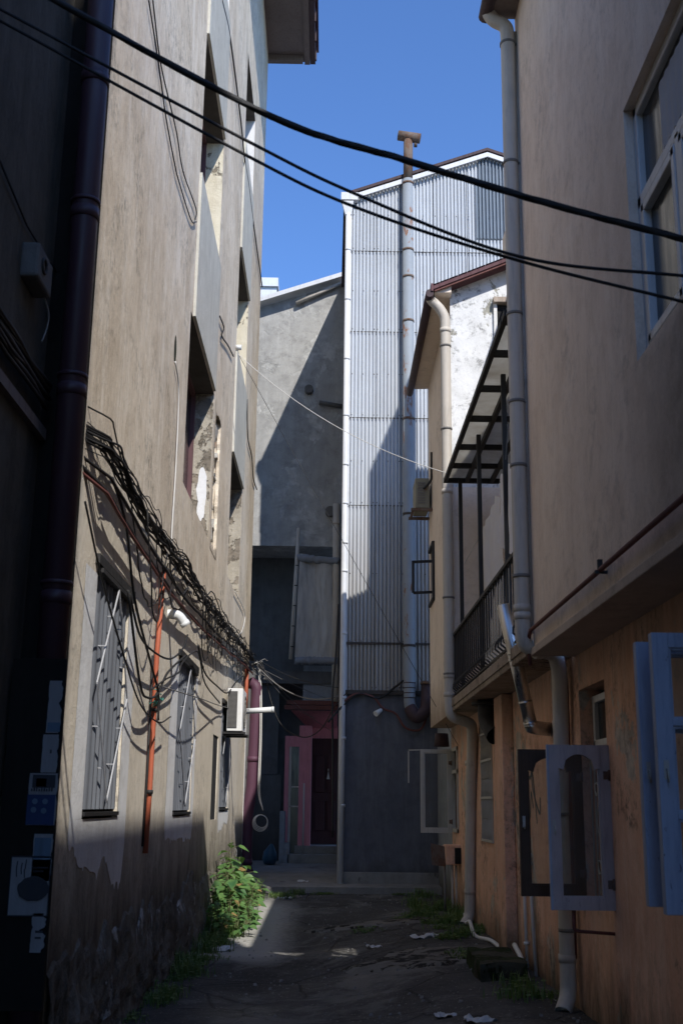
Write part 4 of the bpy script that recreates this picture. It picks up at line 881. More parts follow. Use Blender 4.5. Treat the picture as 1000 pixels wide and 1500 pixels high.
# canopy
cn=thing('balcony_canopy','black steel canopy with gray translucent sheets over the balcony','canopy',(2.2,12.7,6))
b=MB(); cz=6.05
for x in (1.6,1.90,2.25,2.6,2.9): b.bar((x,9.75,cz),(x,15.42,cz-.0),.05,.06)
b.build('long_beams',M['black'],cn)
for y in (9.95,10.75,11.75,12.75,13.85,14.68,15.40):
    b=MB(); b.bar((1.575,y,cz+.002),(2.93,y,cz+.002),.05,.066); b.build('cross_beam',M['black'],cn)
ysq=[9.74,10.75,11.75,12.75,13.85,14.68,15.45]
for i in range(6):
    b=MB(); b.box((1.60,ysq[i]+.004,cz+.036),(2.93,ysq[i+1]-.004,cz+.042)); b.build('roof_sheet',M['poly'],cn)
for x,y in ((1.8,13.35),(1.8,11.32),(1.8,15.34)):
    b=MB(); b.bar((x,y,3.0),(x,y,cz),.05,.05); b.build('post',M['black'],cn)
b=MB(); b.tube(bendpts((1.80,11.32,5.65),(1.84,11.3,5.6),(1.78,11.34,5.55),(1.84,11.3,5.5),(1.8,11.3,5.1),rad=.02),.008,6); b.build('tied_wire',M['cablegrey'],cn)
# extractor hood under the balcony
vh=thing('vent_hood','black extractor elbow hanging under the balcony slab','vent',(1.95,13.2,2.6))
b=MB(); b.tube([(1.93,14.0,2.80),(1.93,14.0,2.84)],.19,18); b.tube([(1.93,14.0,2.84),(1.93,14.0,2.86)],.12,14); b.build('flange',M['black'],vh)
b=MB(); b.tube(bendpts((1.93,14.0,2.80),(1.93,14.0,2.62),(1.99,13.72,2.42),rad=.16),[.115]*9+[.13],16,cap=False); b.build('elbow',M['black'],vh)
# shiny flue
t=thing('steel_flue','shiny galvanised flue leaning out from the orange wall past the railing','flue',(1.9,10.7,2.3))
b=MB(); b.tube([(1.885,10.72,2.33),(1.62,10.55,3.45)],.062,18); b.build('pipe',M['galv'],t)
b=MB(); b.tube([(LW+.01,10.9,2.32),(1.955,10.76,2.32),(1.885,10.72,2.33),(1.87,10.71,2.38)],.066,16); b.build('elbow',M['galv'],t)
for k in (.03,.2,.55,.6):
    p=Vector((1.885,10.72,2.33)).lerp(Vector((1.62,10.55,3.45)),k); b=MB(); collar(b,p,Vector((-.265,-.17,1.12)),.067,.02); b.build('collar',M['galv'],t)
# small pipes and taps on the orange wall
def conduit(label,pts,r,mat,clips=(),name='water_pipe',cat='pipe',group=None):
    b=MB(); b.tube(pts,r,8)
    for c in clips: collar(b,c,V,r*1.7,.03)
    P=Vector(pts[-1]); o=b.build(name,M[mat],None,loc=P); tag(o,label,cat,group); return o
conduit('thin white water pipe on the orange wall left of the pilaster, by the folding grille',[(LW-.025,14.2,1.98),(LW-.025,14.22,1.9),(LW-.03,14.2,0.02)],.016,'pvcwhite',[(LW-.03,14.2,1.85),(LW-.03,14.2,.45)])
conduit('left of two thin pipes rising behind the brown casement on the orange wall',[(LW,12.55,1.12),(LW-.03,12.5,1.1),(LW-.03,12.4,.02)],.018,'pvcwhite',[(LW-.03,12.5,1.08),(LW-.03,12.42,.25)])
conduit('right of two thin pipes rising behind the brown casement, ending in a bend',[(LW,12.15,1.14),(LW-.03,12.12,1.1),(LW-.03,11.9,.0)],.018,'pvcwhite',[(LW-.03,12.1,1.05)])
conduit('white hose snaking along the wall foot from the far drainpipe to the pilaster',spline([(2.0,17.3,.1),(1.95,16.7,.04),(1.92,16.0,.12),(1.9,15.3,.02),(2.0,14.6,.04),(2.06,14.1,.0)],10),.025,'pvcwhite',name='hose',cat='hose')
conduit('white hose along the wall foot in front of the stone block near the near drainpipe',spline([(2.02,12.9,.18),(1.98,12.2,.12),(1.95,11.6,-.02),(1.93,11.0,-.03),(1.98,10.45,-.02)],10),.027,'pvcwhite',name='hose',cat='hose')
conduit('brown conduit dropping beside the near drainpipe behind the mauve casement',[(1.9,9.85,2.95),(2.03,9.86,2.85),(2.06,9.92,2.6),(2.06,9.98,.4)],.02,'redpipe',name='conduit')
# graffiti: painted strokes on the wall
gf=MB()
for pts in ([(12.3,1.95),(12.1,1.9),(11.95,1.95),(11.85,1.75),(11.75,1.45)],[(12.35,1.9),(12.25,1.6),(12.15,1.5),(12.05,1.75),(11.95,1.6)],[(12.0,2.15),(11.95,1.8),(11.6,1.55),(11.55,1.7)]):
    P=spline([(LW-.004,y,z) for y,z in pts],6)
    for i in range(len(P)-1): gf.bar(P[i],P[i+1],.002,.035,(0,.7,.7))
gf.build('graffiti',paint('faded_green_spray',(.16,.17,.14),.9,.5),bl)
# broken meter box
mt=thing('meter_box','broken orange meter box with pipes below it, by the far drainpipe','meter box',(1.95,18.6,.7))
b=MB(); b.box((1.86,18.5,.72),(2.12,18.95,1.02)); b.build('case',M['orange'],mt,.02)
b=MB(); b.raw([(1.84,18.5,1.0),(1.62,18.45,1.05),(1.64,18.47,.72),(1.86,18.5,.70)],[(0,1,2,3),(3,2,1,0)]); b.build('lid',M['rustmetal'],mt)
b=MB(); b.box((2.0,18.48,.74),(2.1,18.5,.98)); b.build('opening',M['dark'],mt)
for x in (1.86,1.98,2.04):
    b=MB(); b.tube([(x,18.7,.72),(x,18.7,.0)],.02,8); b.build('pipe',M['pvcdark'] if x<1.9 else M['pvc'],mt)
# mossy stone block
b=MB(); rn=random.Random(5)
def rough_block(x0,x1,y0,y1,z0,z1,n=9):
    vs=[];fs=[]
    def add(o,u,v):
        b0=len(vs)
        for j in range(n+1):
            for i in range(n+1):
                p=Vector(o)+Vector(u)*(i/n)+Vector(v)*(j/n); q=Vector((nz(p.x*5,p.y*5,p.z*5),nz(p.x*5+9,p.y*5,p.z*5),nz(p.x*5,p.y*5+9,p.z*5)))*.035
                vs.append(tuple(p+q))
        fs.extend([(b0+j*(n+1)+i,b0+j*(n+1)+i+1,b0+(j+1)*(n+1)+i+1,b0+(j+1)*(n+1)+i) for j in range(n) for i in range(n)])
    dx,dy,dz=x1-x0,y1-y0,z1-z0
    add((x0,y0,z0),(dx,0,0),(0,0,dz)); add((x0,y1,z0),(0,-dy,0),(0,0,dz)); add((x0,y0,z1),(dx,0,0),(0,dy,0)); add((x1,y0,z0),(0,dy,0),(0,0,dz)); add((x1,y1,z0),(-dx,0,0),(0,0,dz))
    return vs,fs
b.raw(*rough_block(1.5,1.95,11.6,12.9,-.25,.16)); o=b.build('stone_block',M['moss'],None,loc=(1.7,12.2,-.2)); tag(o,'dark mossy stone block lying at the foot of the orange wall','stone')

# ------------------------------------------------------------------ near house on the right
nh=thing('near_house','dusty pink house jutting out over an orange ground floor at the near right','building',(4,4,0))
NY=9.72; EZ=9.25
wins=[(4.55,6.12,4.10,5.74)]
b=MB(); b.wall((U,-.4,2.93),(0,1,0),(0,0,1),(-1,0,0),NY+.4,EZ-2.93,[(a+.4,c-(-.4),d-2.93,e-2.93) for a,c,d,e in wins],.11)
b.face([(U,NY,2.93),(U,NY,EZ),(3.3,NY-3.6,EZ),(3.3,NY-3.6,2.93)][::-1])  # unseen end wall, slanted along the sun to give an upright shadow edge
b.build('upper_wall',M['pink'],nh)
# slab edge, soffit
b=MB(); b.box((U-.025,-.4,2.86),(LW+.02,NY+.01,2.925)); b.build('floor_slab',M['soffit'],nh,.006)
# window
b=MB(); x=U+.085; a,c,d0,e0=wins[0]; zt_=5.10
for p,q,w_ in (((x,c-.035,d0),(x,c-.035,e0),.07),((x,a+.035,d0),(x,a+.035,e0),.07),((x,a,e0-.035),(x,c,e0-.035),.07),((x,a,d0+.035),(x,c,d0+.035),.07),((x,a,zt_),(x,c,zt_),.075),((x,5.35,d0),(x,5.35,zt_),.075)): b.bar(p,q,w_,.06,(1,0,0))
fr=b.build('window',M['pvcframe'],nh,.008)
b=MB()
for (ya,yb,za,zb) in ((5.39,c-.075,d0+.075,zt_-.045),(a+.075,5.31,d0+.075,zt_-.045)):
    for p,q in (((x-.012,ya+.03,za),(x-.012,ya+.03,zb)),((x-.012,yb-.03,za),(x-.012,yb-.03,zb)),((x-.012,ya,zb-.03),(x-.012,yb,zb-.03)),((x-.012,ya,za+.03),(x-.012,yb,za+.03))): b.bar(p,q,.055,.05,(1,0,0))
b.build('casement',M['pvcframe'],fr,.006)
b=MB(); b.face([(x+.01,a,d0),(x+.01,c,d0),(x+.01,c,e0),(x+.01,a,e0)]); b.build('pane',M['pane'],fr)
b=MB()
for (ya,yb,za,zb) in ((5.42,5.56,d0+.13,5.0),(a+.13,5.2,d0+.13,5.0),(a+.1,5.7,5.2,5.62)):
    n=int((yb-ya)/.02); 
    for i in range(n):
        q1=ya+(yb-ya)*i/n; q2=ya+(yb-ya)*(i+1)/n; b.face([(x+.004-.003*math.sin(i*1.3),q1,za),(x+.004-.003*math.sin(i*1.3+1.3),q2,za),(x+.004-.003*math.sin(i*1.3+1.3),q2,zb),(x+.004-.003*math.sin(i*1.3),q1,zb)])
b.build('pane_reflection',M['cloth'],fr)  # pale strips before the glass stand in for bright reflections
# lower wall
b=MB(); ops=[(8.72,9.62,.90,2.56),(4.35,5.95,1.1,2.48)]
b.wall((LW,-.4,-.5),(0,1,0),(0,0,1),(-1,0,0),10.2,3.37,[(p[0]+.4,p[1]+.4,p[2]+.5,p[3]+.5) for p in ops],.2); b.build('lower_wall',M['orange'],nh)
for p in ops:
    b=MB(); b.face([(LW+.19,p[0],p[2]),(LW+.19,p[1],p[2]),(LW+.19,p[1],p[3]),(LW+.19,p[0],p[3])]); b.build('window_back',M['dark'],nh)
b=MB(); x=LW+.13
for p,q,w_ in (((x,8.76,2.10),(x,8.76,2.5),.06),((x,9.58,2.1),(x,9.58,2.5),.06),((x,8.72,2.48),(x,9.62,2.48),.06),((x,8.72,2.12),(x,9.62,2.12),.055)): b.bar(p,q,w_,.05,(1,0,0))
tr=b.build('transom_light',M['pvcframe'],nh,.006); b=MB(); b.face([(x+.01,8.75,2.1),(x+.01,9.6,2.1),(x+.01,9.6,2.5),(x+.01,8.75,2.5)]); b.build('pane',M['pane'],tr)
b=MB(); x=LW+.06
for i in range(7): y=8.78+i*.13; b.bar((x,y,.92),(x,y,2.06),.012,.012)
for y in (8.85,9.11,9.37):
    for z in (1.15,1.75): b.ring((x,y,z),(1,0,0),.05,.008,16); b.tube(spline([(x,y-.06,z-.4),(x,y+.03,z-.25),(x,y-.05,z-.1)],5),.007,6)
b.build('window_grille',M['pvc'],nh)
b=cloth((x-.03,8.82,1.25),(x-.02,8.98,1.25),(x-.03,8.80,1.85),(x-.02,8.98,1.86),10,16,lambda u,v:(.02*math.sin(u*9)+.04*nz(u*3,v*6,1),.03*nz(v*5,u*2,2),0)); o=b.build('rag',M['cloth'],None,loc=(x,8.9,1.25)); tag(o,'white rag hung on the bars of the window with the mauve casement','rag')
sash(nh,1.575,2.10,.91,2.07,9.64,.075,'wooddark',True,label='dark brown casement hinged at the far side of the window')
sash(nh,1.64,2.10,.885,2.06,8.70,.075,'mauve',True,th=.06,label='faded mauve casement hinged at the near side of the window')
b=MB(); b.tube(bendpts((1.80,8.72,.88),(1.80,8.72,.74),(2.1,8.74,.72),rad=.03),.012,6); b.build('casement_stay',M['redpipe'],nh)
b=MB(); b.box((1.632,8.66,.885),(1.645,8.70,2.06)); b.build('casement_edge',M['blue'],nh)
sash(nh,1.64,2.10,1.12,2.47,6.1,.075,'blue',False,(1.57,2.02),th=.06,label='blue casement farther from the camera')
sash(nh,1.63,2.10,1.11,2.47,5.76,.085,'blue',False,(1.57,2.02),th=.06,label='blue casement nearer to the camera')
# eave, gutter
rf=roof_slab([(1.47,-.4,EZ-.02),(6,-.4,EZ+1.7),(6,3.0,EZ+1.7),(3.3,NY-3.55,EZ+.72),(1.78,NY+.03,EZ+.10),(1.47,NY+.03,EZ-.02)],.06,'roof','rooftile',nh)
b=MB(); b.tube([(1.46,-.4,EZ-.04),(1.46,NY+.0,EZ-.04)],.07,12); b.build('gutter',M['gutterdark'],rf)
b=MB(); b.box((1.5,-.4,EZ-.07),(U+.01,NY-.02,EZ-.02)); b.build('eave_board',M['soffwood'],rf)
# unseen block added to shade the near left wall, end cut along the sun
th=thing('shade_block','unseen tall block added beside the camera on the right for its shade','building',(4,-5,0))
pl_=[(U,-7.0),(3.6,-7.0),(3.6,-4.75),(U,-.41)]
b=MB(); n=4; b.raw([(x,y,-.5) for x,y in pl_]+[(x,y,17.2) for x,y in pl_],[(3,2,1,0),(4,5,6,7)]+[(i,(i+1)%n,n+(i+1)%n,n+i) for i in range(n)]); b.build('wall',M['pink'],th)
# drainpipe
pts=bendpts((1.47,9.62,9.2),(1.52,9.64,9.12),(1.655,9.64,9.05),(1.66,9.64,8.9),(1.66,9.72,3.12),(1.67,9.74,2.94),(1.96,9.85,2.90),(2.0,9.9,2.75),(2.01,10.0,1.6),(2.0,10.0,.12),(1.93,9.9,.0),rad=.10)
downpipe('thick grey drainpipe down the corner of the near pink house',pts,.068,'pvc',joints=[((1.66,9.72,3.2),V),((1.66,9.72,3.27),V),((1.80,9.79,2.915),(1,.3,0)),((2.01,9.97,2.3),V),((2.0,10,.4),V)],clamps=[(1.66,9.645+.075*(9-z)/6,z) for z in (8.85,7.55,6.0,5.15,4.55,3.55)]+[(2.01,10,.62),(2.01,10,1.55)],wallx=U,mouth=True)
conduit('beige cable pipe clipped beside the thick grey drainpipe on the pink corner',[(1.74,9.66,9.0),(1.74,9.70,3.05)],.016,'soffit',name='conduit')
conduit('red brown gas pipe along the foot of the pink upper wall',[(U-.03,9.74,2.78),(U-.045,9.74,2.98),(U-.045,9.6,3.06),(U-.045,2.0,3.07)],.017,'redpipe',name='gas_pipe')
b=MB(); b.bar((U-.045,7.05,3.05),(U-.045,7.05,3.13),.03,.03); b.bar((U-.08,7.05,3.05),(U,7.05,3.05),.02,.02); tag(b.build('pipe_clip',M['black']),'black clip holding the red brown gas pipe','clip')

# ------------------------------------------------------------------ cables
CG='black cables bundled along the tan wall'
def cable(label,pts,r,mat='cable',group=None,n=6,name='cable',cat='cable'):
    b=MB(); b.tube(pts,r,n); P=Vector(pts[0]); o=b.build(name,M[mat],None,loc=P); tag(o,label,cat,group); return o
rc=random.Random(11)
def bz(y):   # centre line of the bundle
    ks=[(5.0,4.62),(6.5,4.5),(8.1,4.22),(10,4.18),(12,4.2),(13.7,4.26),(16,4.34),(19.4,4.47),(22,4.6),(25.3,4.74)]
    for (a,za),(b,zb) in zip(ks,ks[1:]):
        if y<=b: return za+(zb-za)*(y-a)/(b-a)
    return ks[-1][1]
for k in range(24):
    a=rc.uniform(0,2*math.pi); rr=rc.uniform(.1,1.); oz=.13*rr*math.sin(a); ox=.07*rr*math.cos(a); sd_=rc.uniform(0,50); r_=rc.choice((.004,.004,.005,.006,.007,.009,.012))
    P=[]; y=8.12; A1=rc.uniform(.03,.30); A2=rc.choice((0,.02,.04,.09)); A3=rc.choice((0,0,0,.018)); f1=rc.uniform(.18,.6); f2=rc.uniform(.8,2.2)
    while y<25.4:
        P.append((L+.095+ox+.05*nz(y*.7,sd_,0)+.03*nz(y*2.3,sd_,1),y,bz(y)+oz+A1*nz(y*f1,sd_,2)+A2*nz(y*f2,sd_,3)+A3*nz(y*5.2,sd_,4)-.0*y)); y+=.16
    P=[(max(L+.015,p[0]),p[1],p[2]) for p in P]; P=[(-1.86,7.70,P[0][2]+.03),(-1.80,7.88,P[0][2]+.015)]+P; P=spline(P,3)
    cable('black cable in the tangled bundle strung along the tan wall',P,r_,group=CG,n=5)
# heavy lower runs
for k,(dz,r_,m,lb) in enumerate(((-.32,.020,'cable','thick black cable just under the tangled bundle on the tan wall'),(-.36,.014,'redpipe','red brown cable running under the bundle on the tan wall'),(-.24,.014,'cable','second black cable under the bundle, closest beneath it'))):
    P=[]; y=8.2
    P+=[(-1.86,7.70,bz(7.7)+dz),(-1.79,7.92,bz(7.9)+dz)]
    while y<25.35: P.append((L+.10+.02*k,y,bz(y)+dz+.05*nz(y*.5,k*9,2)+.015*nz(y*2,k*9,5)-.12*math.exp(-((y-14)/5)**2))); y+=.2
    cable(lb,P,r_,m)
# loops hanging from the bundle on the tan wall
for i in range(24):
    y0=rc.uniform(8.2,22.5); y1=y0+rc.uniform(.5,2.6); dr=rc.uniform(.12,.9); pr=rc.uniform(.06,.2); sd_=rc.uniform(0,40)
    A=Vector((L+pr,y0,bz(y0)-.05)); B=Vector((L+pr*.8,y1,bz(y1)-.12)); P=sag(A,B,dr,22)
    P=[(p.x+.03*nz(p.y*3,sd_,1),p.y+.05*nz(p.y*2,sd_,3),p.z+.03*nz(p.y*4,sd_,2)) for p in P]
    cable('slack loop of black cable hanging from the bundle on the tan wall',P,rc.choice((.005,.006,.008)),group='slack loops under the cable bundle',n=5)
for i in range(14):
    y0=rc.uniform(15.5,24.8); z0=bz(y0)-.05; P=[]; yy=y0;zz=z0
    for k in range(9): P.append((L+.06+.05*nz(k*.7,y0,1),yy,zz)); yy+=rc.uniform(-.18,.22); zz-=rc.uniform(.03,.13)
    cable('short stray wire end curling down below the bundle on the tan wall',spline(P,5),.005,rc.choice(('cable','cable','cablegrey')),group='stray wire ends below the bundle',n=5)
W_=lambda *p:[onx(a,b,L+.12) for a,b in p]
cable('black wire drooping across the nearest barred window',spline(W_((125,735),(150,850),(180,955),(205,1030),(232,1058),(250,1050)),8),.008)
cable('black cable dropping steeply from the bundle to the orange conduit',spline(W_((165,700),(185,770),(198,880),(222,975),(232,1015),(232,1055)),8),.012)
cable('thick black cable looping low between the two barred windows',spline(W_((190,870),(205,930),(226,955),(250,965),(268,950),(275,930)),8),.011)
cable('black cable sagging from the first window corner to the orange conduit',spline(W_((188,865),(205,1000),(217,1022),(232,1015),(246,985),(272,960)),8),.012)
cable('grey wire from the orange conduit across to the white air conditioner',spline([onx(228,1003,L+.1),onx(290,1022,L+.2),ony(330,1036,19.3),ony(365,1040,20.3)],8),.007,'cablegrey')
cable('wire zigzagging over the second barred window',spline(W_((222,1010),(243,995),(262,985),(268,970),(290,955),(300,1000),(322,1030)),8),.010)
cable('black cable falling past the second window toward the air conditioner',spline(W_((290,945),(300,985),(318,1005),(333,1015),(345,1000),(356,990)),8),.012)
cable('long thin white cable hanging down the tan wall from a broken hole',spline([onx(a,b,L+.02) for a,b in ((257,530),(262,575),(258,680),(253,760),(251,800),(249,850))],8),.009,'cablewhite')
cable('white cable looping on the tan wall near its far end',spline([onx(a,b,L+.03) for a,b in ((344,866),(356,890),(359,905),(354,925),(347,932))],8),.008,'cablewhite')
conduit('orange plastic conduit rising up the tan wall between two barred windows',[onx(213,1250,L+.03),onx(220,1150,L+.035),onx(230,960,L+.04),onx(240,838,L+.05)],.026,'orangepipe',name='conduit')
b=MB(); collar(b,onx(219,1160,L+.035),V,.036,.04); collar(b,onx(226,1040,L+.04),V,.034,.03); tag(b.build('pipe_clip',M['black']),'dark clips on the orange conduit of the tan wall','clip')
b=MB(); 
for k in range(8):
    p=onx(229+rc.uniform(-4,4),1010+k*3,L+.07); b.tube(spline([p+Vector((rc.uniform(-.04,.04),rc.uniform(-.1,.1),rc.uniform(-.05,.05))) for _ in range(4)],4),.005,5)
tag(b.build('twine',M['teal'],None),'teal twine knotted round the orange conduit','twine')
conduit('black cable running down beside the orange conduit on the tan wall',[onx(209,1240,L+.02),onx(216,1130,L+.02),onx(224,960,L+.02)],.012,'cable',name='conduit')
conduit('short orange conduit by the end of the white air conditioner',[(-1.72,24.0,3.5),(-1.72,24.0,4.35)],.04,'orangepipe',name='conduit')
# broken hole in the tan wall
b=MB(); hp=onx(257,512,L+.004); b.face([(hp.x,hp.y+.09*math.cos(t*.4)*(1+.5*nz(t,1,1)),hp.z+.17*math.sin(t*.4)*(1+.4*nz(t,3,1))) for t in range(16)]); b.build('wall_hole',M['moss'],tan)
# bundle on the dark near wall
for k in range(9):
    sd_=k*7.3; P=[]; y=3.5
    while y<7.8: P.append((X0+.07+.03*nz(y,sd_,1),y,4.36+.02*k-.012*(y-4)+.07*nz(y*.6,sd_,2)+.03*nz(y*2,sd_,3))); y+=.2
    cable('black cable in the bundle on the dark wall at the near left',P,rc.choice((.010,.014,.02)),group='black cables bundled on the dark near wall',n=6)
cable('thin black wire slanting across the dark near wall above the box',[onx(0,235,X0+.02),onx(40,330,X0+.02),onx(70,380,X0+.02),onx(98,415,X0+.02)],.008)
cable('pale grey wire dangling below the junction box',spline([(X0+.08,7.36,5.03),(X0+.10,7.45,4.93),(X0+.09,7.46,4.82),(X0+.08,7.40,4.70)],6),.006,'cablegrey')
# thin wires on the face of the tan block
cable('thin black wire hanging down the top of the tan wall in two strands',spline([onx(a,b,L+.02) for a,b in ((218,0),(232,90),(243,170),(256,240),(262,265),(280,322),(288,325))],8),.008)
cable('second strand of thin black wire on the top of the tan wall',spline([onx(a,b,L+.025) for a,b in ((224,0),(236,95),(258,190),(268,250),(287,305),(286,322))],8),.008)
cable('thick black wire running up the tan wall past the upper windows',spline([onx(a,b,L+.03) for a,b in ((325,0),(337,55),(352,170),(358,230),(364,270),(370,318),(384,420))],8),.016)
cable('short knotted black wire below the middle upper window of the tan wall',spline([onx(a,b,L+.03) for a,b in ((322,463),(328,480),(325,492),(334,506),(342,522))],6),.012)
cable('thin black wire curling down the tan wall near its far end',spline([onx(a,b,L+.03) for a,b in ((362,585),(363,640),(369,670),(371,700),(376,717))],6),.014)
# overhead lines
tk=[(-2.11,5.0,5.98),(-1.45,5.0,5.57),(-.33,5.0,4.92),(.33,5.0,4.69),(1.03,5.0,4.465),(1.70,5.0,4.28)]
P=spline(tk,14); b=MB(); b.tube(P,[.0165+.0015*math.sin(i*.9) for i in range(len(P))],10)
for ph in (0,2.1,4.2):
    b.tube([(p[0],p[1]+.010*math.sin(i*.55+ph),p[2]+.010*math.cos(i*.55+ph)) for i,p in enumerate(P)],.0095,6)
o=b.build('overhead_cable',M['cable'],None,loc=tk[0]); tag(o,'thickest twisted black cable crossing overhead from left to right','cable')
cable('upper of two thin black cables crossing overhead, flatter at its right end',spline([(-2.11,5.0,5.72),(-1.73,5.0,5.515),(-.48,5.0,4.80),(.1,5.0,4.495),(.89,5.0,4.175),(1.70,5.0,4.085)],12),.0085,n=8,name='overhead_cable')
cable('lower of two thin black cables crossing overhead, steeper at its right end',spline([(-2.11,5.02,5.66),(-1.72,5.02,5.455),(-.48,5.02,4.73),(.1,5.02,4.435),(.885,5.02,4.165),(1.70,5.02,3.955)],12),.0085,n=8,name='overhead_cable')
A=onx(347,517,L+.06); B=Vector((1.62,15.0,6.03))
cable('thin white wire crossing from the tan wall to the far corner of the canopy',sag(A,B,.28,18),.0055,'cablewhite')
A=onx(351,522,L+.06); B=Vector((2.09,18.6,2.55))
cable('thin dark straight wire crossing the alley down to the orange wall window',sag(A,B,.02,10),.0045,'cable')
b=MB(); b.tube([(L,19.5,9.72),(L+.1,19.5,9.72)],.05,10); tag(b.build('wire_insulator',M['pvcwhite']),'white insulator on the tan wall holding the crossing wires','insulator')
# wires fanning from the end of the tan wall into the yard
E=Vector((L+.12,25.4,4.62))
for i,(q,s) in enumerate((((.15,27.4,4.0),.05),((.25,23.1,3.75),.35),((-.3,27.4,3.6),.2),((.1,27.5,3.3),.15),((.2,23.1,3.9),.12))):
    cable('thin wire fanning across the yard from the end of the tan wall',sag(E+Vector((.02*i,.02*i,.03*i)),q,s,16),.006 if i!=1 else .012,'cablegrey' if i<4 else 'cable',group='thin wires fanning across the yard')
cable('long slack grey cable drooping across the yard to the white drainpipe',spline([E,ony(385,975,25.2),ony(398,1030,25),ony(415,1065,24.6),ony(445,1080,24.2),ony(470,1068,23.8),ony(490,1035,23.2),ony(510,1012,23.0)],8),.011,'cable')
for k in range(6):
    P=[E+Vector((rc.uniform(-.05,.05),rc.uniform(-.1,.05),rc.uniform(-.1,.1)))]
    for j in range(5): P.append(P[-1]+Vector((rc.uniform(-.05,.12),rc.uniform(-.1,.1),rc.uniform(-.12,.08))))
    cable('tangle of pale wire ends at the far end of the cable bundle',spline(P,5),.009,rc.choice(('cablegrey','cablewhite','cable')),group='pale wire ends at the corner')
for k,dx in enumerate((0,.03)):
    cable('pale cable hanging straight down in front of the plum drainpipe to a coil',spline([E+Vector((.1+dx,0,-.05)),(-1.50+dx,25.2,3.9),(-1.47+dx,25.1,3.0),(-1.47+dx,25.1,1.9),(-1.36,25.1,1.48)],8),.011,'cablewhite',group='pale cables dropping to the coil')
b=MB(); 
for k in range(4): b.ring((-1.41+.008*k,25.08-.012*k,1.22+.012*k),(.35,-1,.1*k),.17-.012*k,.008,26,6)
tag(b.build('cable_coil',M['cablewhite'],None,loc=(-1.41,25.08,1.05)),'coil of pale cable hanging beside the plum drainpipe','cable coil')
# dark pipes and cables round the seam of the corrugated house
cable('thick dark cable looping under the corrugated sheets to the sooty flue bend',spline([(.30,F-.12,3.62),(.55,F-.1,3.78),(.9,F-.08,3.72),(1.1,F-.06,3.5),(1.35,F-.06,3.4),(1.55,F-.1,3.12),(1.85,F-.12,3.1),(2.02,F-.1,3.5)],8),.022,'redpipe')
cable('dark cable sweeping from the white drainpipe up along the bottom of the sheets',spline([(.0,F-.3,3.2),(.25,F-.14,3.5),(.6,F-.1,3.78),(1.0,F-.08,3.70),(1.3,F-.1,3.9),(1.5,F-.2,4.05)],8),.022)
cable('dark cable bundle running up beside the white drainpipe from the porch',spline([(.12,F-.1,1.0),(.1,F-.1,2.6),(.08,F-.1,3.7),(.14,F-.1,4.6),(.18,F-.1,5.6)],8),.02)

# ------------------------------------------------------------------ plants
def leaf(b,p,d,nrm,s,m=0):
    p=Vector(p); d=Vector(d).normalized(); n=Vector(nrm); w=d.cross(n).normalized(); n=w.cross(d)
    pt=lambda a,c,h=0: p+d*(a*s)+w*(c*s)+n*(h*s)
    v=[pt(0,0),pt(.12,.34,.05),pt(.45,.40,.06),pt(.8,.18,.0),pt(1.08,0,-.10),pt(.8,-.18,0),pt(.45,-.40,.06),pt(.12,-.34,.05),pt(.5,0,-.04)]
    b.raw(v,[(0,1,2,8),(8,2,3,4),(8,4,5,6),(0,8,6,7)],m,True)
bu=thing('bush','sunlit broad leaved bush growing at the foot of the tan wall','bush',(-1.45,19.5,-.1))
rl=random.Random(21); lb=MB(); stb=MB()
def bush_stem(x,y,h,lx,ly,nl,size):
    base=Vector((x,y,gh(x,y))); P=[]; 
    for i in range(9):
        t=i/8; P.append(base+Vector((lx*t*t+.05*nz(t*3,x*9,y),ly*t*t+.05*nz(t*3,y*9,x),h*t)))
    stb.tube(P,[.014*(1-.7*i/8) for i in range(9)],5)
    for k in range(nl):
        t=.12+.88*(k+rl.random())/nl; f=t*8; i=min(7,int(f)); q=P[i].lerp(P[i+1],f-i)
        a=rl.uniform(0,2*math.pi); o=Vector((math.cos(a),math.sin(a)*.8,rl.uniform(-.1,.5))); ln=rl.uniform(.04,.17)
        e=q+o*ln; stb.tube([q,e],.004,4,cap=False)
        leaf(lb,e,Vector((o.x,o.y,-.35+rl.uniform(-.3,.3))),Vector((rl.uniform(-.4,.6),rl.uniform(-.7,.1),1)),size*rl.uniform(.4,1.2),1 if rl.random()<.06 else 0)
for i in range(30):
    x=L+rl.uniform(.06,.46); y=rl.uniform(17.6,20.8); h=rl.uniform(.3,.8)*(1.0 if x<L+.35 else .62)
    bush_stem(x,y,h,rl.uniform(-.05,.28),rl.uniform(-.35,.15),int(9+h*14),.17)
bush_stem(L+.14,19.4,1.12,.1,-.05,18,.17); bush_stem(L+.2,19.0,.95,.05,.1,16,.17)
for i in range(34): bush_stem(L+rl.uniform(.15,.66),rl.uniform(16.8,20.6),rl.uniform(.18,.5),rl.uniform(.0,.2),rl.uniform(-.2,.1),12,.11)
lb.build('foliage',[M['leaf'],M['leafdry']],bu); stb.build('stem',M['stem'],bu)
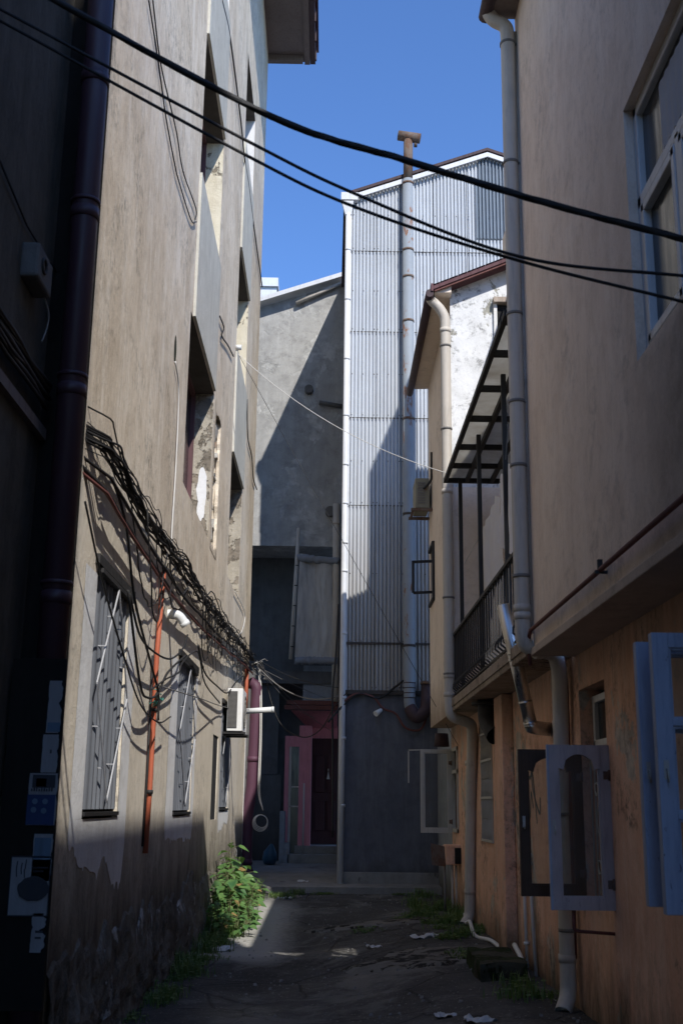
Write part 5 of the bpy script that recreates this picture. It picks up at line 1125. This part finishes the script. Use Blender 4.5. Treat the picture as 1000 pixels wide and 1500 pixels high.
def weeds(name,spots,seed):
    b=MB(); r_=random.Random(seed)
    for (x0,x1,y0,y1,n,h) in spots:
        cl=[(r_.uniform(x0,x1),r_.uniform(y0,y1),r_.uniform(.25,1)) for _ in range(max(4,n//95))]
        for _ in range(n):
            cx,cy_,cs=r_.choice(cl); x=min(2.08,max(L+.03,r_.gauss(cx,.09))); y=r_.gauss(cy_,.13); z=gh(x,y)-.01
            hh=h*cs*r_.uniform(.4,1.15); a=r_.uniform(0,6.283); ln=r_.uniform(.1,.7)*hh; wd=r_.uniform(.003,.007)+hh*.008
            dx,dy=math.cos(a),math.sin(a); px_,py_=-dy*wd,dx*wd
            m1=(x+dx*ln*.35,y+dy*ln*.35,z+hh*.6); t1=(x+dx*ln,y+dy*ln,z+hh*.95)
            b.raw([(x-px_,y-py_,z),(x+px_,y+py_,z),(m1[0]+px_*.8,m1[1]+py_*.8,m1[2]),(m1[0]-px_*.8,m1[1]-py_*.8,m1[2]),t1],[(0,1,2,3),(3,2,4)],0)
            if r_.random()<.4:
                leaf(b,m1,(dx,dy,.2),(0,0,1),r_.uniform(.03,.07))
    return b
o=weeds('grass',[(L+.02,L+.26,8.5,13,900,.15),(L+.02,L+.38,13,17.2,1900,.24),(L+.05,L+.45,17.2,18.4,1500,.34),(L+.2,L+.55,18.4,20.9,1500,.42),(-1.1,-.5,21.2,22.3,500,.16)],4).build('grass',M['grass']); tag(o,'green weeds and grass along the foot of the tan wall','grass',kind='stuff')
o=weeds('weeds',[(1.4,2.05,17,22,1700,.26),(1.45,2.05,10.5,17,1500,.16),(.3,1.6,16,18.5,500,.10),(-1,2,22.1,22.4,350,.12)],9).build('grass',M['grass']); tag(o,'dark weeds along the foot of the orange wall','grass',kind='stuff')
# loose stones and grit on the lane
sb=MB(); rg=random.Random(17)
for _ in range(2600):
    x=rg.uniform(-1.7,2.05); y=7.8+14.4*rg.random()**1.2; 
    if nz(x*1.1,y*.8,12)+.35*rg.random()<.12: continue
    r_=.005+.024*rg.random()**5; z=gh(x,y); a=rg.uniform(0,6.28); n=5
    lo=[(x+r_*math.cos(a+t*1.2566)*rg.uniform(.7,1.2),y+r_*math.sin(a+t*1.2566)*rg.uniform(.7,1.2),z-.004) for t in range(n)]
    hi=[(x+r_*.6*math.cos(a+t*1.2566)*rg.uniform(.6,1.2),y+r_*.6*math.sin(a+t*1.2566)*rg.uniform(.6,1.2),z+r_*rg.uniform(.5,.9)) for t in range(n)]
    sb.raw(lo+hi,[(5,6,7,8,9)]+[(t,(t+1)%n,n+(t+1)%n,n+t) for t in range(n)],0)
tag(sb.build('gravel',paint('grey_grit',(.24,.23,.21),.9,.6,(.08,.075,.07),streaks=False,scale=14)),'loose grit and small stones scattered over the lane','gravel',kind='stuff')
# litter
LT=[(.62,15.2,.10,'crumpled white paper scrap in the middle of the alley'),(1.28,15.5,.17,'largest torn white wrapper lying on the right of the alley'),(1.0,10.1,.09,'small white scrap near the bottom of the picture'),(1.25,9.75,.13,'flat white sheet of litter at the bottom edge right'),(-.72,21.2,.13,'pale flat litter strip on the ground by the yard kerb'),(-1.35,15.8,.15,'crumpled bluish plastic litter below the weeds'),(1.45,18.9,.12,'pale rag in the weeds on the right'),(-.45,23.4,.10,'white scrap lying on the yard landing')]
for i,(x,y,s,lb_) in enumerate(LT):
    b=MB(); n=7; vs=[]; z0=gh(x,y) if y<22.4 else .14
    for j in range(n+1):
        for k in range(n+1):
            u=(k/n-.5)*2*s*(1+.3*nz(j*.6,i,1)); v=(j/n-.5)*1.6*s; vs.append((x+u,y+v,z0+.012+.09*s*6*max(-.12,nz(k*.55+i*3,j*.55,i)) ))
    b.raw(vs,[(j*(n+1)+k,j*(n+1)+k+1,(j+1)*(n+1)+k+1,(j+1)*(n+1)+k) for j in range(n) for k in range(n)])
    tag(b.build('litter',M['litter'],None,loc=(x,y,z0)),lb_,'litter')
b=MB(); n=14
b.tube([(-1.28,26.9,.3),(-1.28,26.9,.4),(-1.27,26.9,.55),(-1.25,26.9,.68),(-1.25,26.9,.74)],[.12,.17,.15,.07,.03],12); tag(b.build('plastic_bag',M['bluebag'],None,loc=(-1.28,26.9,.3)),'blue plastic bag on the yard floor behind the plum drainpipe','bag')
